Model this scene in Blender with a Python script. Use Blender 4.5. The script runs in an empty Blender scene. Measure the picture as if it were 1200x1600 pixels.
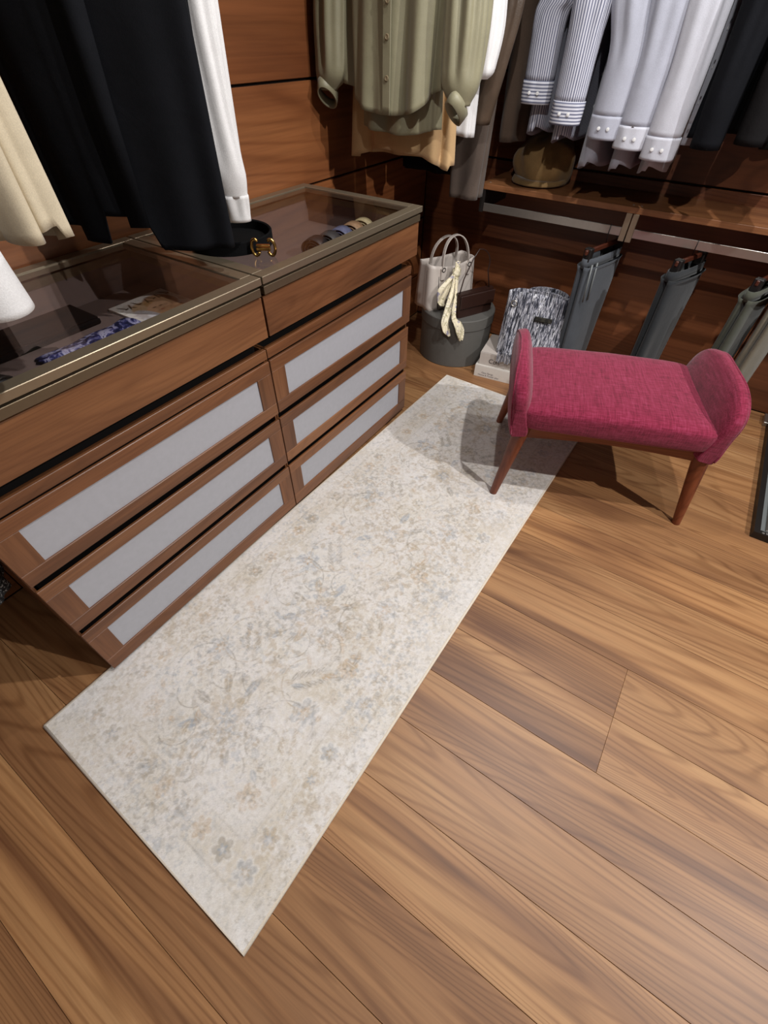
import bpy, bmesh, math, random
import numpy as np
from mathutils import Matrix, Vector, Euler

random.seed(7)
R = math.radians
SC = bpy.context.scene
COL = SC.collection

# ------------------------------------------------------------------ camera
cam_d = bpy.data.cameras.new('camera')
cam = bpy.data.objects.new('camera', cam_d)
COL.objects.link(cam)
cam.location = (0.9479, -0.8224, 1.3066)
cam.rotation_euler = (0.7395, -0.0099, 0.5889)
cam_d.sensor_fit = 'HORIZONTAL'
cam_d.sensor_width = 36
cam_d.lens = 700.9 / 1200 * 36
cam_d.clip_start = 0.02
SC.camera = cam

# ------------------------------------------------------------------ world, lamps, exposure
w = bpy.data.worlds.new('shop_interior')
SC.world = w
w.use_nodes = True
w.node_tree.nodes['Background'].inputs[0].default_value = (1.0, 0.93, 0.86, 1)
w.node_tree.nodes['Background'].inputs[1].default_value = 0.12
SC.view_settings.view_transform = 'Standard'
SC.view_settings.look = 'None'
SC.view_settings.gamma = 1
SC.view_settings.use_curve_mapping = False
SC.view_settings.exposure = -0.08
CEIL = 2.6
# ceiling downlights: x, y, aim x, aim y, aim z, watts, cone degrees
LAMPS = [(1.28, 0.30, 1.05, 0.05, 0, 122, 125), (2.95, 0.24, 0.7, 0.0, 0.3, 225, 84), (1.38, 1.05, 1.0, 1.2, 0, 34, 95),
         (0.42, 0.62, 0.25, 0.6, 0, 36, 85), (1.75, -1.9, 1.6, -1.5, 0, 52, 85), (0.95, -0.95, 0.42, 1.7, 0.80, 92, 42)]

# ------------------------------------------------------------------ helpers
ROOT = {}


def thing(name, label, cat, loc=(0, 0, 0), rz=0.0, group=None):
    o = bpy.data.objects.new(name, None)
    COL.objects.link(o)
    o.empty_display_size = 0.05
    o.location = loc
    o.rotation_euler = (0, 0, rz)
    o['label'] = label
    o['category'] = cat
    if group:
        o['group'] = group
    ROOT[o] = Matrix.Translation(loc) @ Matrix.Rotation(rz, 4, 'Z')
    return o


def tag(o, label, cat, group=None):
    o['label'] = label
    o['category'] = cat
    if group:
        o['group'] = group
    return o


class MB:
    """collects shapes, then links them as one mesh object"""

    def __init__(s):
        s.v, s.f, s.uv = [], [], []

    def add(s, vs, fs, uvs=None):
        n = len(s.v)
        s.v += [tuple(p) for p in vs]
        s.f += [tuple(i + n for i in f) for f in fs]
        s.uv += list(uvs) if uvs is not None else [(0, 0)] * len(vs)
        return s

    def box(s, x0, x1, y0, y1, z0, z1, b=0.0, M=None):
        if b <= 0:
            vs = [(x, y, z) for x in (x0, x1) for y in (y0, y1) for z in (z0, z1)]
            fs = [(0, 1, 3, 2), (4, 6, 7, 5), (0, 4, 5, 1), (2, 3, 7, 6), (0, 2, 6, 4), (1, 5, 7, 3)]
        else:
            bm = bmesh.new()
            bmesh.ops.create_cube(bm, size=1)
            for q in bm.verts:
                q.co = Vector(((x0 + x1) / 2 + q.co.x * (x1 - x0), (y0 + y1) / 2 + q.co.y * (y1 - y0), (z0 + z1) / 2 + q.co.z * (z1 - z0)))
            bmesh.ops.bevel(bm, geom=bm.edges[:], offset=b, segments=1, affect='EDGES')
            bm.verts.index_update()
            vs = [q.co.copy() for q in bm.verts]
            fs = [[q.index for q in f.verts] for f in bm.faces]
            bm.free()
        if M is not None:
            vs = [M @ Vector(q) for q in vs]
        return s.add(vs, fs)

    def loft(s, rings, cap0=False, cap1=False, closed=True, uvs=None):
        m = len(rings[0])
        vs = [p for r in rings for p in r]
        fs = []
        for i in range(len(rings) - 1):
            for j in range(m if closed else m - 1):
                k = (j + 1) % m
                fs.append((i * m + j, i * m + k, (i + 1) * m + k, (i + 1) * m + j))
        if cap0:
            fs.append(tuple(range(m))[::-1])
        if cap1:
            fs.append(tuple((len(rings) - 1) * m + j for j in range(m)))
        return s.add(vs, fs, uvs)

    def tube(s, pts, rad, n=10, cap=True, flat=1.0, up=(0, 0, 1)):
        pts = [Vector(p) for p in pts]
        rings = []
        nrm = None
        for i, p in enumerate(pts):
            t = (pts[min(i + 1, len(pts) - 1)] - pts[max(i - 1, 0)]).normalized()
            if nrm is None:
                a = Vector(up)
                if abs(a.dot(t)) > 0.95:
                    a = Vector((1, 0, 0))
                nrm = (a - t * a.dot(t)).normalized()
            else:
                nrm = (nrm - t * nrm.dot(t)).normalized()
            b = t.cross(nrm)
            r = rad[i] if hasattr(rad, '__len__') else rad
            rings.append([p + (nrm * math.cos(2 * math.pi * k / n) * flat + b * math.sin(2 * math.pi * k / n)) * r for k in range(n)])
        return s.loft(rings, cap, cap)

    def lathe(s, prof, c=(0, 0, 0), n=32, cap=True):
        rings = [[(c[0] + r * math.cos(2 * math.pi * k / n), c[1] + r * math.sin(2 * math.pi * k / n), c[2] + z) for k in range(n)] for r, z in prof]
        return s.loft(rings, cap, cap)

    def mesh(s, name, smooth=False):
        me = bpy.data.meshes.new(name)
        me.from_pydata(s.v, [], s.f)
        if any(u != (0, 0) for u in s.uv):
            lay = me.uv_layers.new(name='UVMap')
            arr = np.array(s.uv, dtype=np.float32)
            idx = np.empty(len(me.loops), dtype=np.int32)
            me.loops.foreach_get('vertex_index', idx)
            lay.data.foreach_set('uv', arr[idx].ravel())
        bm = bmesh.new()
        bm.from_mesh(me)
        bmesh.ops.recalc_face_normals(bm, faces=bm.faces)
        bm.to_mesh(me)
        bm.free()
        if smooth:
            me.shade_smooth() if hasattr(me, 'shade_smooth') else None
        return me

    def build(s, name, mat, parent=None, smooth=False, world=False, loc=None):
        if world and parent is not None:
            r = parent
            while r not in ROOT:
                r = r.parent
            inv = ROOT[r].inverted()
            s.v = [tuple(inv @ Vector(p)) for p in s.v]
        me = s.mesh(name, smooth)
        me.materials.append(mat)
        o = bpy.data.objects.new(name, me)
        COL.objects.link(o)
        if parent is not None:
            o.parent = parent
        if loc is not None:
            o.location = loc
        return o


def auto_smooth(o, ang=35):
    me = o.data
    me.shade_smooth()
    bm = bmesh.new()
    bm.from_mesh(me)
    for e in bm.edges:
        if len(e.link_faces) == 2 and e.calc_face_angle(0) > R(ang):
            e.smooth = False
    bm.to_mesh(me)
    bm.free()
    return o


def solid(o, t):
    m = o.modifiers.new('thickness', 'SOLIDIFY')
    m.thickness = t
    m.offset = 0
    return o


def subsurf(o, n=1):
    m = o.modifiers.new('smooth', 'SUBSURF')
    m.levels = n
    m.render_levels = n
    return o


# ------------------------------------------------------------------ materials
def srgb(r, g, b):
    f = lambda c: (c / 255) / 12.92 if c / 255 <= 0.04045 else ((c / 255 + 0.055) / 1.055) ** 2.4
    return (f(r), f(g), f(b), 1)


class NT:
    def __init__(s, name):
        s.m = bpy.data.materials.new(name)
        s.m.use_nodes = True
        s.t = s.m.node_tree
        s.p = s.t.nodes['Principled BSDF']
        s.out = s.t.nodes['Material Output']

    def n(s, typ, **kw):
        q = s.t.nodes.new(typ)
        for k, v in kw.items():
            if k.startswith('i_'):
                q.inputs[k[2:].replace('_', ' ')].default_value = v
            else:
                setattr(q, k, v)
        return q

    def l(s, a, b):
        s.t.links.new(a, b)

    def mapping(s, scale, coord='Object', rand=0.0, rot=(0, 0, 0)):
        tc = s.n('ShaderNodeTexCoord')
        mp = s.n('ShaderNodeMapping')
        mp.inputs['Scale'].default_value = scale
        mp.inputs['Rotation'].default_value = rot
        src = tc.outputs[coord]
        if rand:
            oi = s.n('ShaderNodeObjectInfo')
            vm = s.n('ShaderNodeVectorMath', operation='MULTIPLY_ADD')
            cb = s.n('ShaderNodeCombineXYZ')
            for k, f in enumerate((1.0, 3.7, 7.3)):
                mu = s.n('ShaderNodeMath', operation='MULTIPLY')
                s.l(oi.outputs['Random'], mu.inputs[0])
                mu.inputs[1].default_value = rand * f
                s.l(mu.outputs[0], cb.inputs[k])
            va = s.n('ShaderNodeVectorMath', operation='ADD')
            s.l(src, va.inputs[0])
            s.l(cb.outputs[0], va.inputs[1])
            src = va.outputs[0]
        s.l(src, mp.inputs[0])
        return mp.outputs[0]

    def noise(s, vec, scale, detail=4, rough=0.55, dist=0.0):
        q = s.n('ShaderNodeTexNoise')
        s.l(vec, q.inputs['Vector'])
        q.inputs['Scale'].default_value = scale
        q.inputs['Detail'].default_value = detail
        q.inputs['Roughness'].default_value = rough
        q.inputs['Distortion'].default_value = dist
        return q.outputs['Fac']

    def ramp(s, fac, stops, interp='LINEAR'):
        q = s.n('ShaderNodeValToRGB')
        e = q.color_ramp.elements
        q.color_ramp.interpolation = interp
        while len(e) < len(stops):
            e.new(0.5)
        for a, (p, c) in zip(e, stops):
            a.position = p
            a.color = c if len(c) == 4 else (*c, 1)
        s.l(fac, q.inputs[0])
        return q.outputs[0]

    def mix(s, a, b, fac, mode='MIX'):
        q = s.n('ShaderNodeMix', data_type='RGBA', blend_type=mode)
        for i, v in ((6, a), (7, b)):
            if hasattr(v, 'links') or hasattr(v, 'is_linked'):
                s.l(v, q.inputs[i])
            else:
                q.inputs[i].default_value = v
        if hasattr(fac, 'is_linked'):
            s.l(fac, q.inputs[0])
        else:
            q.inputs[0].default_value = fac
        return q.outputs[2]

    def bump(s, fac, strength=0.2, dist=0.002):
        q = s.n('ShaderNodeBump')
        q.inputs['Strength'].default_value = strength
        q.inputs['Distance'].default_value = dist
        s.l(fac, q.inputs['Height'])
        s.l(q.outputs[0], s.p.inputs['Normal'])

    def set(s, **kw):
        for k, v in kw.items():
            s.p.inputs[k.replace('_', ' ')].default_value = v
        return s


def plain(name, col, rough=0.5, metal=0.0, **kw):
    t = NT(name)
    t.p.inputs['Base Color'].default_value = col
    t.set(Roughness=rough, Metallic=metal)
    for k, v in kw.items():
        t.p.inputs[k.replace('_', ' ')].default_value = v
    v = t.mapping((1, 1, 1))
    f = t.noise(v, 60, 3)
    c = t.mix(col, tuple(x * 0.86 for x in col[:3]) + (1,), f)
    t.l(c, t.p.inputs['Base Color'])
    return t.m


def wood(name, dark, mid, light, axis=1, k=1.0, rough=0.42, rand=3.0, contrast=1.0, swirl=0.9, rings=38, line=0.5):
    t = NT(name)

    def stretched(across, along, r=rand):
        sc = [across * k] * 3
        sc[axis] = along * k
        return t.mapping(tuple(sc), rand=r)
    big = t.noise(stretched(6.0, 0.7), 1.0, 4, 0.5, swirl)
    h = 0.2 / contrast
    c = t.ramp(big, [(0.5 - h, dark), (0.5, mid), (0.5 + h, light)])
    # growth rings: contour lines of a slow stretched field, cut by the pores
    slow = t.noise(stretched(4.2, 0.42, rand * 1.3), 1.0, 2, 0.4, 0.5)
    mu = t.n('ShaderNodeMath', operation='MULTIPLY')
    t.l(slow, mu.inputs[0])
    mu.inputs[1].default_value = rings * 6.2832
    sn = t.n('ShaderNodeMath', operation='SINE')
    t.l(mu.outputs[0], sn.inputs[0])
    h01 = t.n('ShaderNodeMath', operation='MULTIPLY_ADD')
    t.l(sn.outputs[0], h01.inputs[0])
    h01.inputs[1].default_value = 0.5
    h01.inputs[2].default_value = 0.5
    ln = t.ramp(h01.outputs[0], [(0.0, (1.04, 1.04, 1.04)), (0.6, (1, 1, 1)), (0.88, (0.78, 0.72, 0.67)), (0.99, (0.6, 0.52, 0.46))])
    c = t.mix(c, ln, line, 'MULTIPLY')
    mids = t.noise(stretched(34.0, 1.3), 1.0, 4, 0.6, 0.6)
    c = t.mix(c, t.ramp(mids, [(0.3, (0.68, 0.62, 0.58)), (0.46, (1, 1, 1)), (0.72, (1.1, 1.09, 1.07))]), 0.6, 'MULTIPLY')
    fine = t.noise(stretched(150.0, 3.5), 1.0, 3, 0.6, 0.3)
    c = t.mix(c, t.ramp(fine, [(0.32, (0.66, 0.62, 0.6)), (0.6, (1.06, 1.05, 1.05))]), 0.5, 'MULTIPLY')
    oi = t.n('ShaderNodeObjectInfo')
    tone = t.ramp(oi.outputs['Random'], [(0.0, (0.86, 0.83, 0.82)), (0.5, (1, 1, 1)), (1.0, (1.12, 1.08, 1.02))])
    c = t.mix(c, tone, 1.0 if rand else 0.3, 'MULTIPLY')
    t.l(c, t.p.inputs['Base Color'])
    t.set(Roughness=rough)
    t.bump(fine, 0.06, 0.001)
    return t.m


def fabric(name, col, var=0.16, rough=0.85, weave=900, sheen=0.15, spec=0.25, mott=14):
    t = NT(name)
    v = t.mapping((1, 1, 1))
    a = t.noise(v, mott, 4)
    b = t.noise(v, weave * 0.4, 2)
    d = tuple(x * (1 - var) for x in col[:3]) + (1,)
    e = tuple(min(1, x * (1 + var)) for x in col[:3]) + (1,)
    c = t.ramp(a, [(0.3, d), (0.7, e)])
    c = t.mix(c, t.ramp(b, [(0.3, (0.8, 0.8, 0.8)), (0.7, (1.1, 1.1, 1.1))]), 0.6, 'MULTIPLY')
    t.l(c, t.p.inputs['Base Color'])
    t.set(Roughness=rough)
    t.p.inputs['Specular IOR Level'].default_value = spec
    t.p.inputs['Sheen Weight'].default_value = sheen
    t.p.inputs['Sheen Roughness'].default_value = 0.5
    wr = t.noise(v, 22, 4, 0.5, 0.8)
    t.bump(t.mix((0, 0, 0, 1), t.mix(b, wr, 0.75), 1.0), 0.25, 0.006)
    return t.m


def striped(name, ground, stripe, period, duty=0.45, axis=0):
    """shirt cloth with woven stripes running along the UV"""
    t = NT(name)
    tc = t.n('ShaderNodeTexCoord')
    sp = t.n('ShaderNodeSeparateXYZ')
    t.l(tc.outputs['UV'], sp.inputs[0])
    m = t.n('ShaderNodeMath', operation='MULTIPLY')
    t.l(sp.outputs[axis], m.inputs[0])
    m.inputs[1].default_value = 1.0 / period
    fr = t.n('ShaderNodeMath', operation='FRACT')
    t.l(m.outputs[0], fr.inputs[0])
    c = t.ramp(fr.outputs[0], [(0.0, ground), (1 - duty - 0.06, ground), (1 - duty, stripe), (0.97, stripe)])
    t.l(c, t.p.inputs['Base Color'])
    t.set(Roughness=0.8)
    t.p.inputs['Specular IOR Level'].default_value = 0.2
    v = t.mapping((1, 1, 1))
    t.bump(t.noise(v, 22, 4, 0.5, 0.8), 0.25, 0.006)
    return t.m


def painted(name, rough=0.9, grain=700, bump=0.3):
    """print stored per vertex in the attribute 'print'"""
    t = NT(name)
    a = t.n('ShaderNodeVertexColor', layer_name='print')
    v = t.mapping((1, 1, 1))
    g = t.noise(v, grain, 3, 0.7)
    c = t.mix(a.outputs[0], t.ramp(g, [(0.3, (0.86, 0.86, 0.86)), (0.7, (1.06, 1.06, 1.06))]), 0.8, 'MULTIPLY')
    t.l(c, t.p.inputs['Base Color'])
    t.set(Roughness=rough)
    t.p.inputs['Specular IOR Level'].default_value = 0.15
    t.bump(g, bump, 0.002)
    return t.m


M = {}
wd, wm_, wl = srgb(84, 53, 33), srgb(116, 75, 47), srgb(134, 90, 57)
M['walnut_y'] = wood('walnut_horizontal', wd, wm_, wl, 1, 1.25, swirl=0.5, rings=30, line=0.28)
M['walnut_z'] = wood('walnut_upright', wd, wm_, wl, 2, 1.25, swirl=0.5, rings=30, line=0.28)
M['walnut_x'] = wood('walnut_shelf', wd, wm_, wl, 0, 1.25, swirl=0.5, rings=30, line=0.28)
M['panel_y'] = wood('wall_veneer', srgb(92, 52, 29), srgb(122, 73, 41), srgb(144, 92, 54), 1, 0.6, contrast=0.7, rings=26)
M['panel_x'] = wood('wall_veneer_back', srgb(78, 44, 26), srgb(104, 60, 36), srgb(124, 75, 45), 0, 0.6, contrast=0.7, rings=26)
M['floor'] = wood('floor_teak', srgb(118, 80, 52), srgb(160, 117, 77), srgb(180, 138, 94), 0, 0.8, rough=0.46, contrast=0.95, swirl=1.6, rings=46, line=0.62)
M['leg'] = wood('bench_wood', srgb(100, 48, 28), srgb(132, 70, 42), srgb(150, 86, 54), 2, 1.3, rand=1.0, contrast=0.6)
M['rail'] = wood('bench_rail_wood', srgb(100, 48, 28), srgb(132, 70, 42), srgb(150, 86, 54), 0, 1.3, rand=1.0, contrast=0.6)
M['bronze'] = plain('brushed_bronze', srgb(158, 144, 122), 0.38, 0.75)
M['bronze_dark'] = plain('bronze_trim', srgb(120, 106, 86), 0.42, 0.7)
M['black'] = plain('black_lacquer', srgb(18, 14, 13), 0.5)
M['backing'] = plain('dark_backing', srgb(24, 15, 11), 0.8)
M['ceil'] = plain('ceiling_paint', srgb(180, 172, 164), 0.9)
M['frost'] = plain('frosted_glass', srgb(176, 177, 184), 0.42)
M['lining'] = plain('drawer_lining', srgb(112, 96, 92), 0.85)
M['felt'] = fabric('black_felt', srgb(13, 13, 14), rough=0.95, sheen=0.0, spec=0.1)
M['gold'] = plain('polished_gold', srgb(222, 176, 104), 0.18, 1.0)
M['steel'] = plain('brushed_steel', srgb(188, 184, 176), 0.3, 0.9)
M['blackmetal'] = plain('black_metal', srgb(38, 34, 32), 0.45, 0.3)
M['pewter'] = plain('grey_panel', srgb(112, 116, 116), 0.4, 0.0)
M['screw'] = plain('screw_metal', srgb(200, 195, 190), 0.3, 0.8)
M['button'] = plain('shirt_button', srgb(140, 126, 100), 0.3)
M['wbutton'] = plain('white_button', srgb(225, 225, 225), 0.3)
M['book'] = plain('book_cover', srgb(196, 186, 178), 0.6)
M['book2'] = plain('book_cover_white', srgb(222, 216, 208), 0.6)
M['pages'] = plain('book_pages', srgb(214, 208, 196), 0.9)
M['ink'] = plain('print_ink', srgb(70, 62, 64), 0.7)
M['inklight'] = plain('print_ink_grey', srgb(138, 132, 134), 0.7)
M['leather'] = plain('pale_grey_leather', srgb(196, 186, 178), 0.48)
M['leather_in'] = plain('bag_lining', srgb(120, 112, 102), 0.8)
M['brownbag'] = plain('dark_brown_leather', srgb(46, 26, 20), 0.42)
M['boxgrey'] = plain('grey_paperboard', srgb(92, 90, 86), 0.7)
M['suede'] = fabric('brown_suede', srgb(128, 100, 62), 0.3, mott=9)
M['hangwood'] = plain('hanger_wood', srgb(72, 34, 21), 0.4)
# garments
M['black_wool'] = fabric('black_wool', srgb(19, 20, 24), 0.15, weave=1400, sheen=0.0, spec=0.1)
M['cream'] = fabric('cream_linen', srgb(205, 192, 166), 0.06, weave=1500)
M['shirt_white'] = fabric('cool_white_cotton', srgb(184, 185, 194), 0.04, weave=1500)
M['white'] = fabric('white_cotton', srgb(222, 221, 221), 0.04, weave=1500)
M['grey_white'] = fabric('pale_grey_cotton', srgb(162, 164, 176), 0.04, weave=1500)
M['olive'] = fabric('olive_satin', srgb(130, 125, 100), 0.06, rough=0.48, weave=1600, sheen=0.1, spec=0.5)
M['beige'] = fabric('beige_cotton', srgb(196, 162, 118), 0.06, weave=1500)
M['leather_coat'] = fabric('brown_leather', srgb(74, 60, 48), 0.2, rough=0.4, sheen=0.0, spec=0.5)
M['taupe'] = fabric('taupe_twill', srgb(84, 72, 64), 0.1)
M['brown_twill'] = fabric('brown_twill', srgb(88, 72, 60), 0.1)
M['dark_cloth'] = fabric('dark_cloth', srgb(24, 23, 24), 0.1, sheen=0.0, spec=0.1)
M['navy_cloth'] = fabric('navy_cloth', srgb(16, 17, 21), 0.1, sheen=0.0, spec=0.1)
M['green_cloth'] = fabric('dark_green_cloth', srgb(30, 35, 33), 0.1, sheen=0.0, spec=0.1)
M['grey_cloth'] = fabric('grey_trouser', srgb(70, 74, 80), 0.1)
M['charcoal'] = fabric('charcoal_trouser', srgb(36, 39, 42), 0.12)
M['stone'] = fabric('stone_trouser', srgb(112, 106, 92), 0.1)
M['moss'] = fabric('moss_trouser', srgb(66, 68, 58), 0.1)
M['stripe'] = striped('blue_stripe_cloth', srgb(190, 191, 201), srgb(104, 107, 126), 0.0098)
M['stripe_cuff'] = striped('blue_stripe_cuff', srgb(198, 199, 208), srgb(104, 107, 126), 0.0098, axis=1)


def tweed_mat(name, cols, sc):
    t = NT(name)
    v = t.mapping(sc)
    n = t.noise(v, 1.0, 2.5, 0.6, 0.25)
    c = t.ramp(n, cols, 'CONSTANT')
    t.l(c, t.p.inputs['Base Color'])
    t.set(Roughness=0.9)
    t.bump(n, 0.25, 0.002)
    return t.m


M['tweed'] = tweed_mat('streaked_weave', [(0.0, srgb(24, 26, 34)), (0.4, srgb(70, 72, 84)), (0.48, srgb(176, 176, 186)), (0.54, srgb(34, 36, 46)),
                                          (0.6, srgb(206, 206, 212)), (0.68, srgb(52, 60, 96))], (115, 40, 6))
M['tweed2'] = tweed_mat('black_silver_tweed', [(0.0, srgb(14, 15, 16)), (0.46, srgb(60, 64, 66)), (0.55, srgb(20, 20, 22)), (0.6, srgb(200, 204, 204))], (160, 160, 160))
M['tweed_dark'] = tweed_mat('dark_slot', [(0.0, srgb(30, 28, 24)), (0.55, srgb(54, 52, 44))], (60, 60, 60))


def print_mat(name, cols, sc):
    t = NT(name)
    v = t.mapping((1, 1, 1))
    n = t.noise(v, sc, 3, 0.6, 1.2)
    t.l(t.ramp(n, cols), t.p.inputs['Base Color'])
    t.set(Roughness=0.55)
    return t.m


M['scarf'] = print_mat('printed_silk', [(0.0, srgb(104, 98, 128)), (0.37, srgb(140, 136, 156)), (0.42, srgb(222, 210, 180)), (0.56, srgb(228, 218, 192)), (0.6, srgb(140, 132, 84)), (0.64, srgb(226, 218, 196))], 26)
M['scarf_navy'] = print_mat('navy_printed_silk', [(0.0, srgb(14, 15, 28)), (0.44, srgb(26, 30, 66)), (0.5, srgb(60, 64, 120)), (0.56, srgb(150, 150, 184)), (0.64, srgb(176, 176, 200)), (0.7, srgb(60, 60, 104))], 34)
M['denim'] = print_mat('blue_silk', [(0.2, srgb(60, 66, 96)), (0.5, srgb(110, 116, 150)), (0.8, srgb(140, 146, 168))], 60)
M['tan'] = print_mat('tan_silk', [(0.2, srgb(130, 100, 76)), (0.5, srgb(168, 136, 104)), (0.8, srgb(186, 156, 124))], 90)
M['sand'] = print_mat('sand_silk', [(0.2, srgb(160, 150, 112)), (0.8, srgb(200, 188, 150))], 90)
M['charcoal_silk'] = print_mat('charcoal_silk', [(0.2, srgb(50, 50, 54)), (0.8, srgb(86, 84, 84))], 120)
M['black_silk'] = print_mat('black_silk', [(0.2, srgb(16, 16, 18)), (0.8, srgb(40, 40, 44))], 120)


def crimson():
    t = NT('crimson_upholstery')
    va = t.mapping((24, 210, 210))
    vb = t.mapping((300, 14, 40))
    a = t.noise(va, 1, 4, 0.65, 0.2)
    b = t.noise(vb, 1, 4, 0.65, 0.2)
    m = t.n('ShaderNodeMath', operation='ADD')
    t.l(a, m.inputs[0])
    t.l(b, m.inputs[1])
    h = t.n('ShaderNodeMath', operation='MULTIPLY')
    t.l(m.outputs[0], h.inputs[0])
    h.inputs[1].default_value = 0.5
    c = t.ramp(h.outputs[0], [(0.36, srgb(92, 20, 40)), (0.5, srgb(130, 33, 60)), (0.66, srgb(150, 56, 86))])
    t.l(c, t.p.inputs['Base Color'])
    t.set(Roughness=0.88)
    t.p.inputs['Sheen Weight'].default_value = 0.2
    t.p.inputs['Specular IOR Level'].default_value = 0.2
    t.bump(h.outputs[0], 0.2, 0.002)
    return t.m


M['crimson'] = crimson()


def glass(name, tint, refl=1.0):
    t = NT(name)
    t.t.nodes.remove(t.p)
    tr = t.n('ShaderNodeBsdfTransparent')
    tr.inputs[0].default_value = tint
    gl = t.n('ShaderNodeBsdfGlossy')
    gl.inputs['Roughness'].default_value = 0.02
    fr = t.n('ShaderNodeFresnel')
    fr.inputs[0].default_value = 1.5
    mu = t.n('ShaderNodeMath', operation='MULTIPLY')
    ge = t.n('ShaderNodeNewGeometry')
    iv = t.n('ShaderNodeMath', operation='SUBTRACT')
    iv.inputs[0].default_value = 1.0
    t.l(ge.outputs['Backfacing'], iv.inputs[1])
    t.l(fr.outputs[0], mu.inputs[0])
    m2 = t.n('ShaderNodeMath', operation='MULTIPLY')
    t.l(iv.outputs[0], m2.inputs[0])
    m2.inputs[1].default_value = refl
    t.l(m2.outputs[0], mu.inputs[1])
    mx = t.n('ShaderNodeMixShader')
    t.l(mu.outputs[0], mx.inputs[0])
    t.l(tr.outputs[0], mx.inputs[1])
    t.l(gl.outputs[0], mx.inputs[2])
    t.l(mx.outputs[0], t.out.inputs[0])
    return t.m


M['glass'] = glass('smoked_glass', (0.97, 0.96, 0.955, 1), 1.4)
M['rug'] = painted('rug_pile')
M['binding'] = fabric('rug_binding', srgb(226, 214, 196), 0.04)
M['page'] = painted('glossy_page', 0.4, 200, 0.0)

# ------------------------------------------------------------------ the room
XL, YB = -0.52, 1.80          # faces of the two panelled walls
X1, Y0 = 3.4, -3.2


def structure(name, mb, mat):
    o = mb.build(name, mat)
    o['kind'] = 'structure'
    return o


floor = structure('floor', MB().box(XL - 0.05, X1, Y0, YB + 0.05, -0.06, -0.012), M['backing'])
PW, PL = 0.166, 1.92
cache = {}
for j in range(-18, 13):
    ya = -0.275 + PW * j
    yb = min(ya + PW, YB)
    if ya >= YB:
        continue
    off = {0: 1.2573, 1: 1.2573}.get(j, (0.30 + (j * 0.37) % 0.42) if j > -4 else 1.38)
    k0 = math.floor((XL - off) / PL)
    x = off + k0 * PL
    while x < X1:
        a, b = max(x, XL), min(x + PL, X1)
        if b - a > 0.02:
            key = (round(b - a, 3), round(yb - ya, 3))
            if key not in cache:
                L_, W_ = b - a, yb - ya
                mb = MB().box(-L_ / 2 + 0.0003, L_ / 2 - 0.0003, -W_ / 2 + 0.0005, W_ / 2 - 0.0005, -0.012, 0.0, 0.0004)
                me = mb.mesh('plank')
                me.materials.append(M['floor'])
                cache[key] = me
            o = bpy.data.objects.new('plank', cache[key])
            COL.objects.link(o)
            o.parent = floor
            o.location = ((a + b) / 2, (ya + yb) / 2, 0)
        x += PL

wl_ = structure('wall_left', MB().box(XL - 0.08, XL - 0.018, Y0, YB + 0.08, 0, CEIL), M['backing'])
wb_ = structure('wall_back', MB().box(XL - 0.018, X1, YB + 0.018, YB + 0.08, 0, CEIL), M['backing'])
GZ = [0.0, 0.238, 0.546, 0.854, 1.162, 1.47, 1.778, 2.086, 2.394, CEIL]
for z0, z1 in zip(GZ[:-1], GZ[1:]):
    for ya, yb in ((Y0, -1.9), (-1.9, -0.05 - 0.75), (-0.8, YB - 0.001)):
        MB().box(XL - 0.018, XL, ya + 0.002, yb - 0.002, z0 + 0.004, z1 - 0.004, 0.0015).build('panel', M['panel_y'], wl_)
    if 0.1 < z0 < 0.6:
        continue
    for xa, xb in ((XL, 1.25), (1.25, X1)):
        MB().box(xa + 0.002, xb - 0.002, YB, YB + 0.018, z0 + 0.004, (0.854 if z0 == 0 else z1) - 0.004, 0.0015).build('panel', M['panel_x'], wb_)
structure('ceiling', MB().box(XL - 0.08, X1, Y0, YB + 0.08, CEIL, CEIL + 0.05), M['ceil'])


def downlight(i, x, y, ax, ay, az, watt, cone):
    t = thing('ceiling_downlight', 'round recessed downlight in the ceiling above the dressing room', 'lamp', (x, y, CEIL), 0, 'ceiling downlights')
    mb = MB().lathe([(0.036, 0.0), (0.036, -0.006), (0.055, -0.006), (0.055, 0.0)], n=24, cap=False)
    mb.build('trim_ring', M['steel'], t)
    ld = bpy.data.lights.new('downlight_lamp', 'SPOT')
    ld.energy = watt
    ld.spot_size = R(cone)
    ld.spot_blend = 0.55
    ld.shadow_soft_size = 0.022
    ld.color = (1.0, 0.982, 0.966)
    lo = bpy.data.objects.new('downlight_lamp', ld)
    COL.objects.link(lo)
    lo.parent = t
    lo.location = (0, 0, -0.02)
    lo.rotation_euler = (Vector((ax - x, ay - y, az - CEIL))).to_track_quat('-Z', 'Y').to_euler()


for i, a in enumerate(LAMPS):
    downlight(i, *a)

# ------------------------------------------------------------------ drawer cabinets with glass display tops


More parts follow.
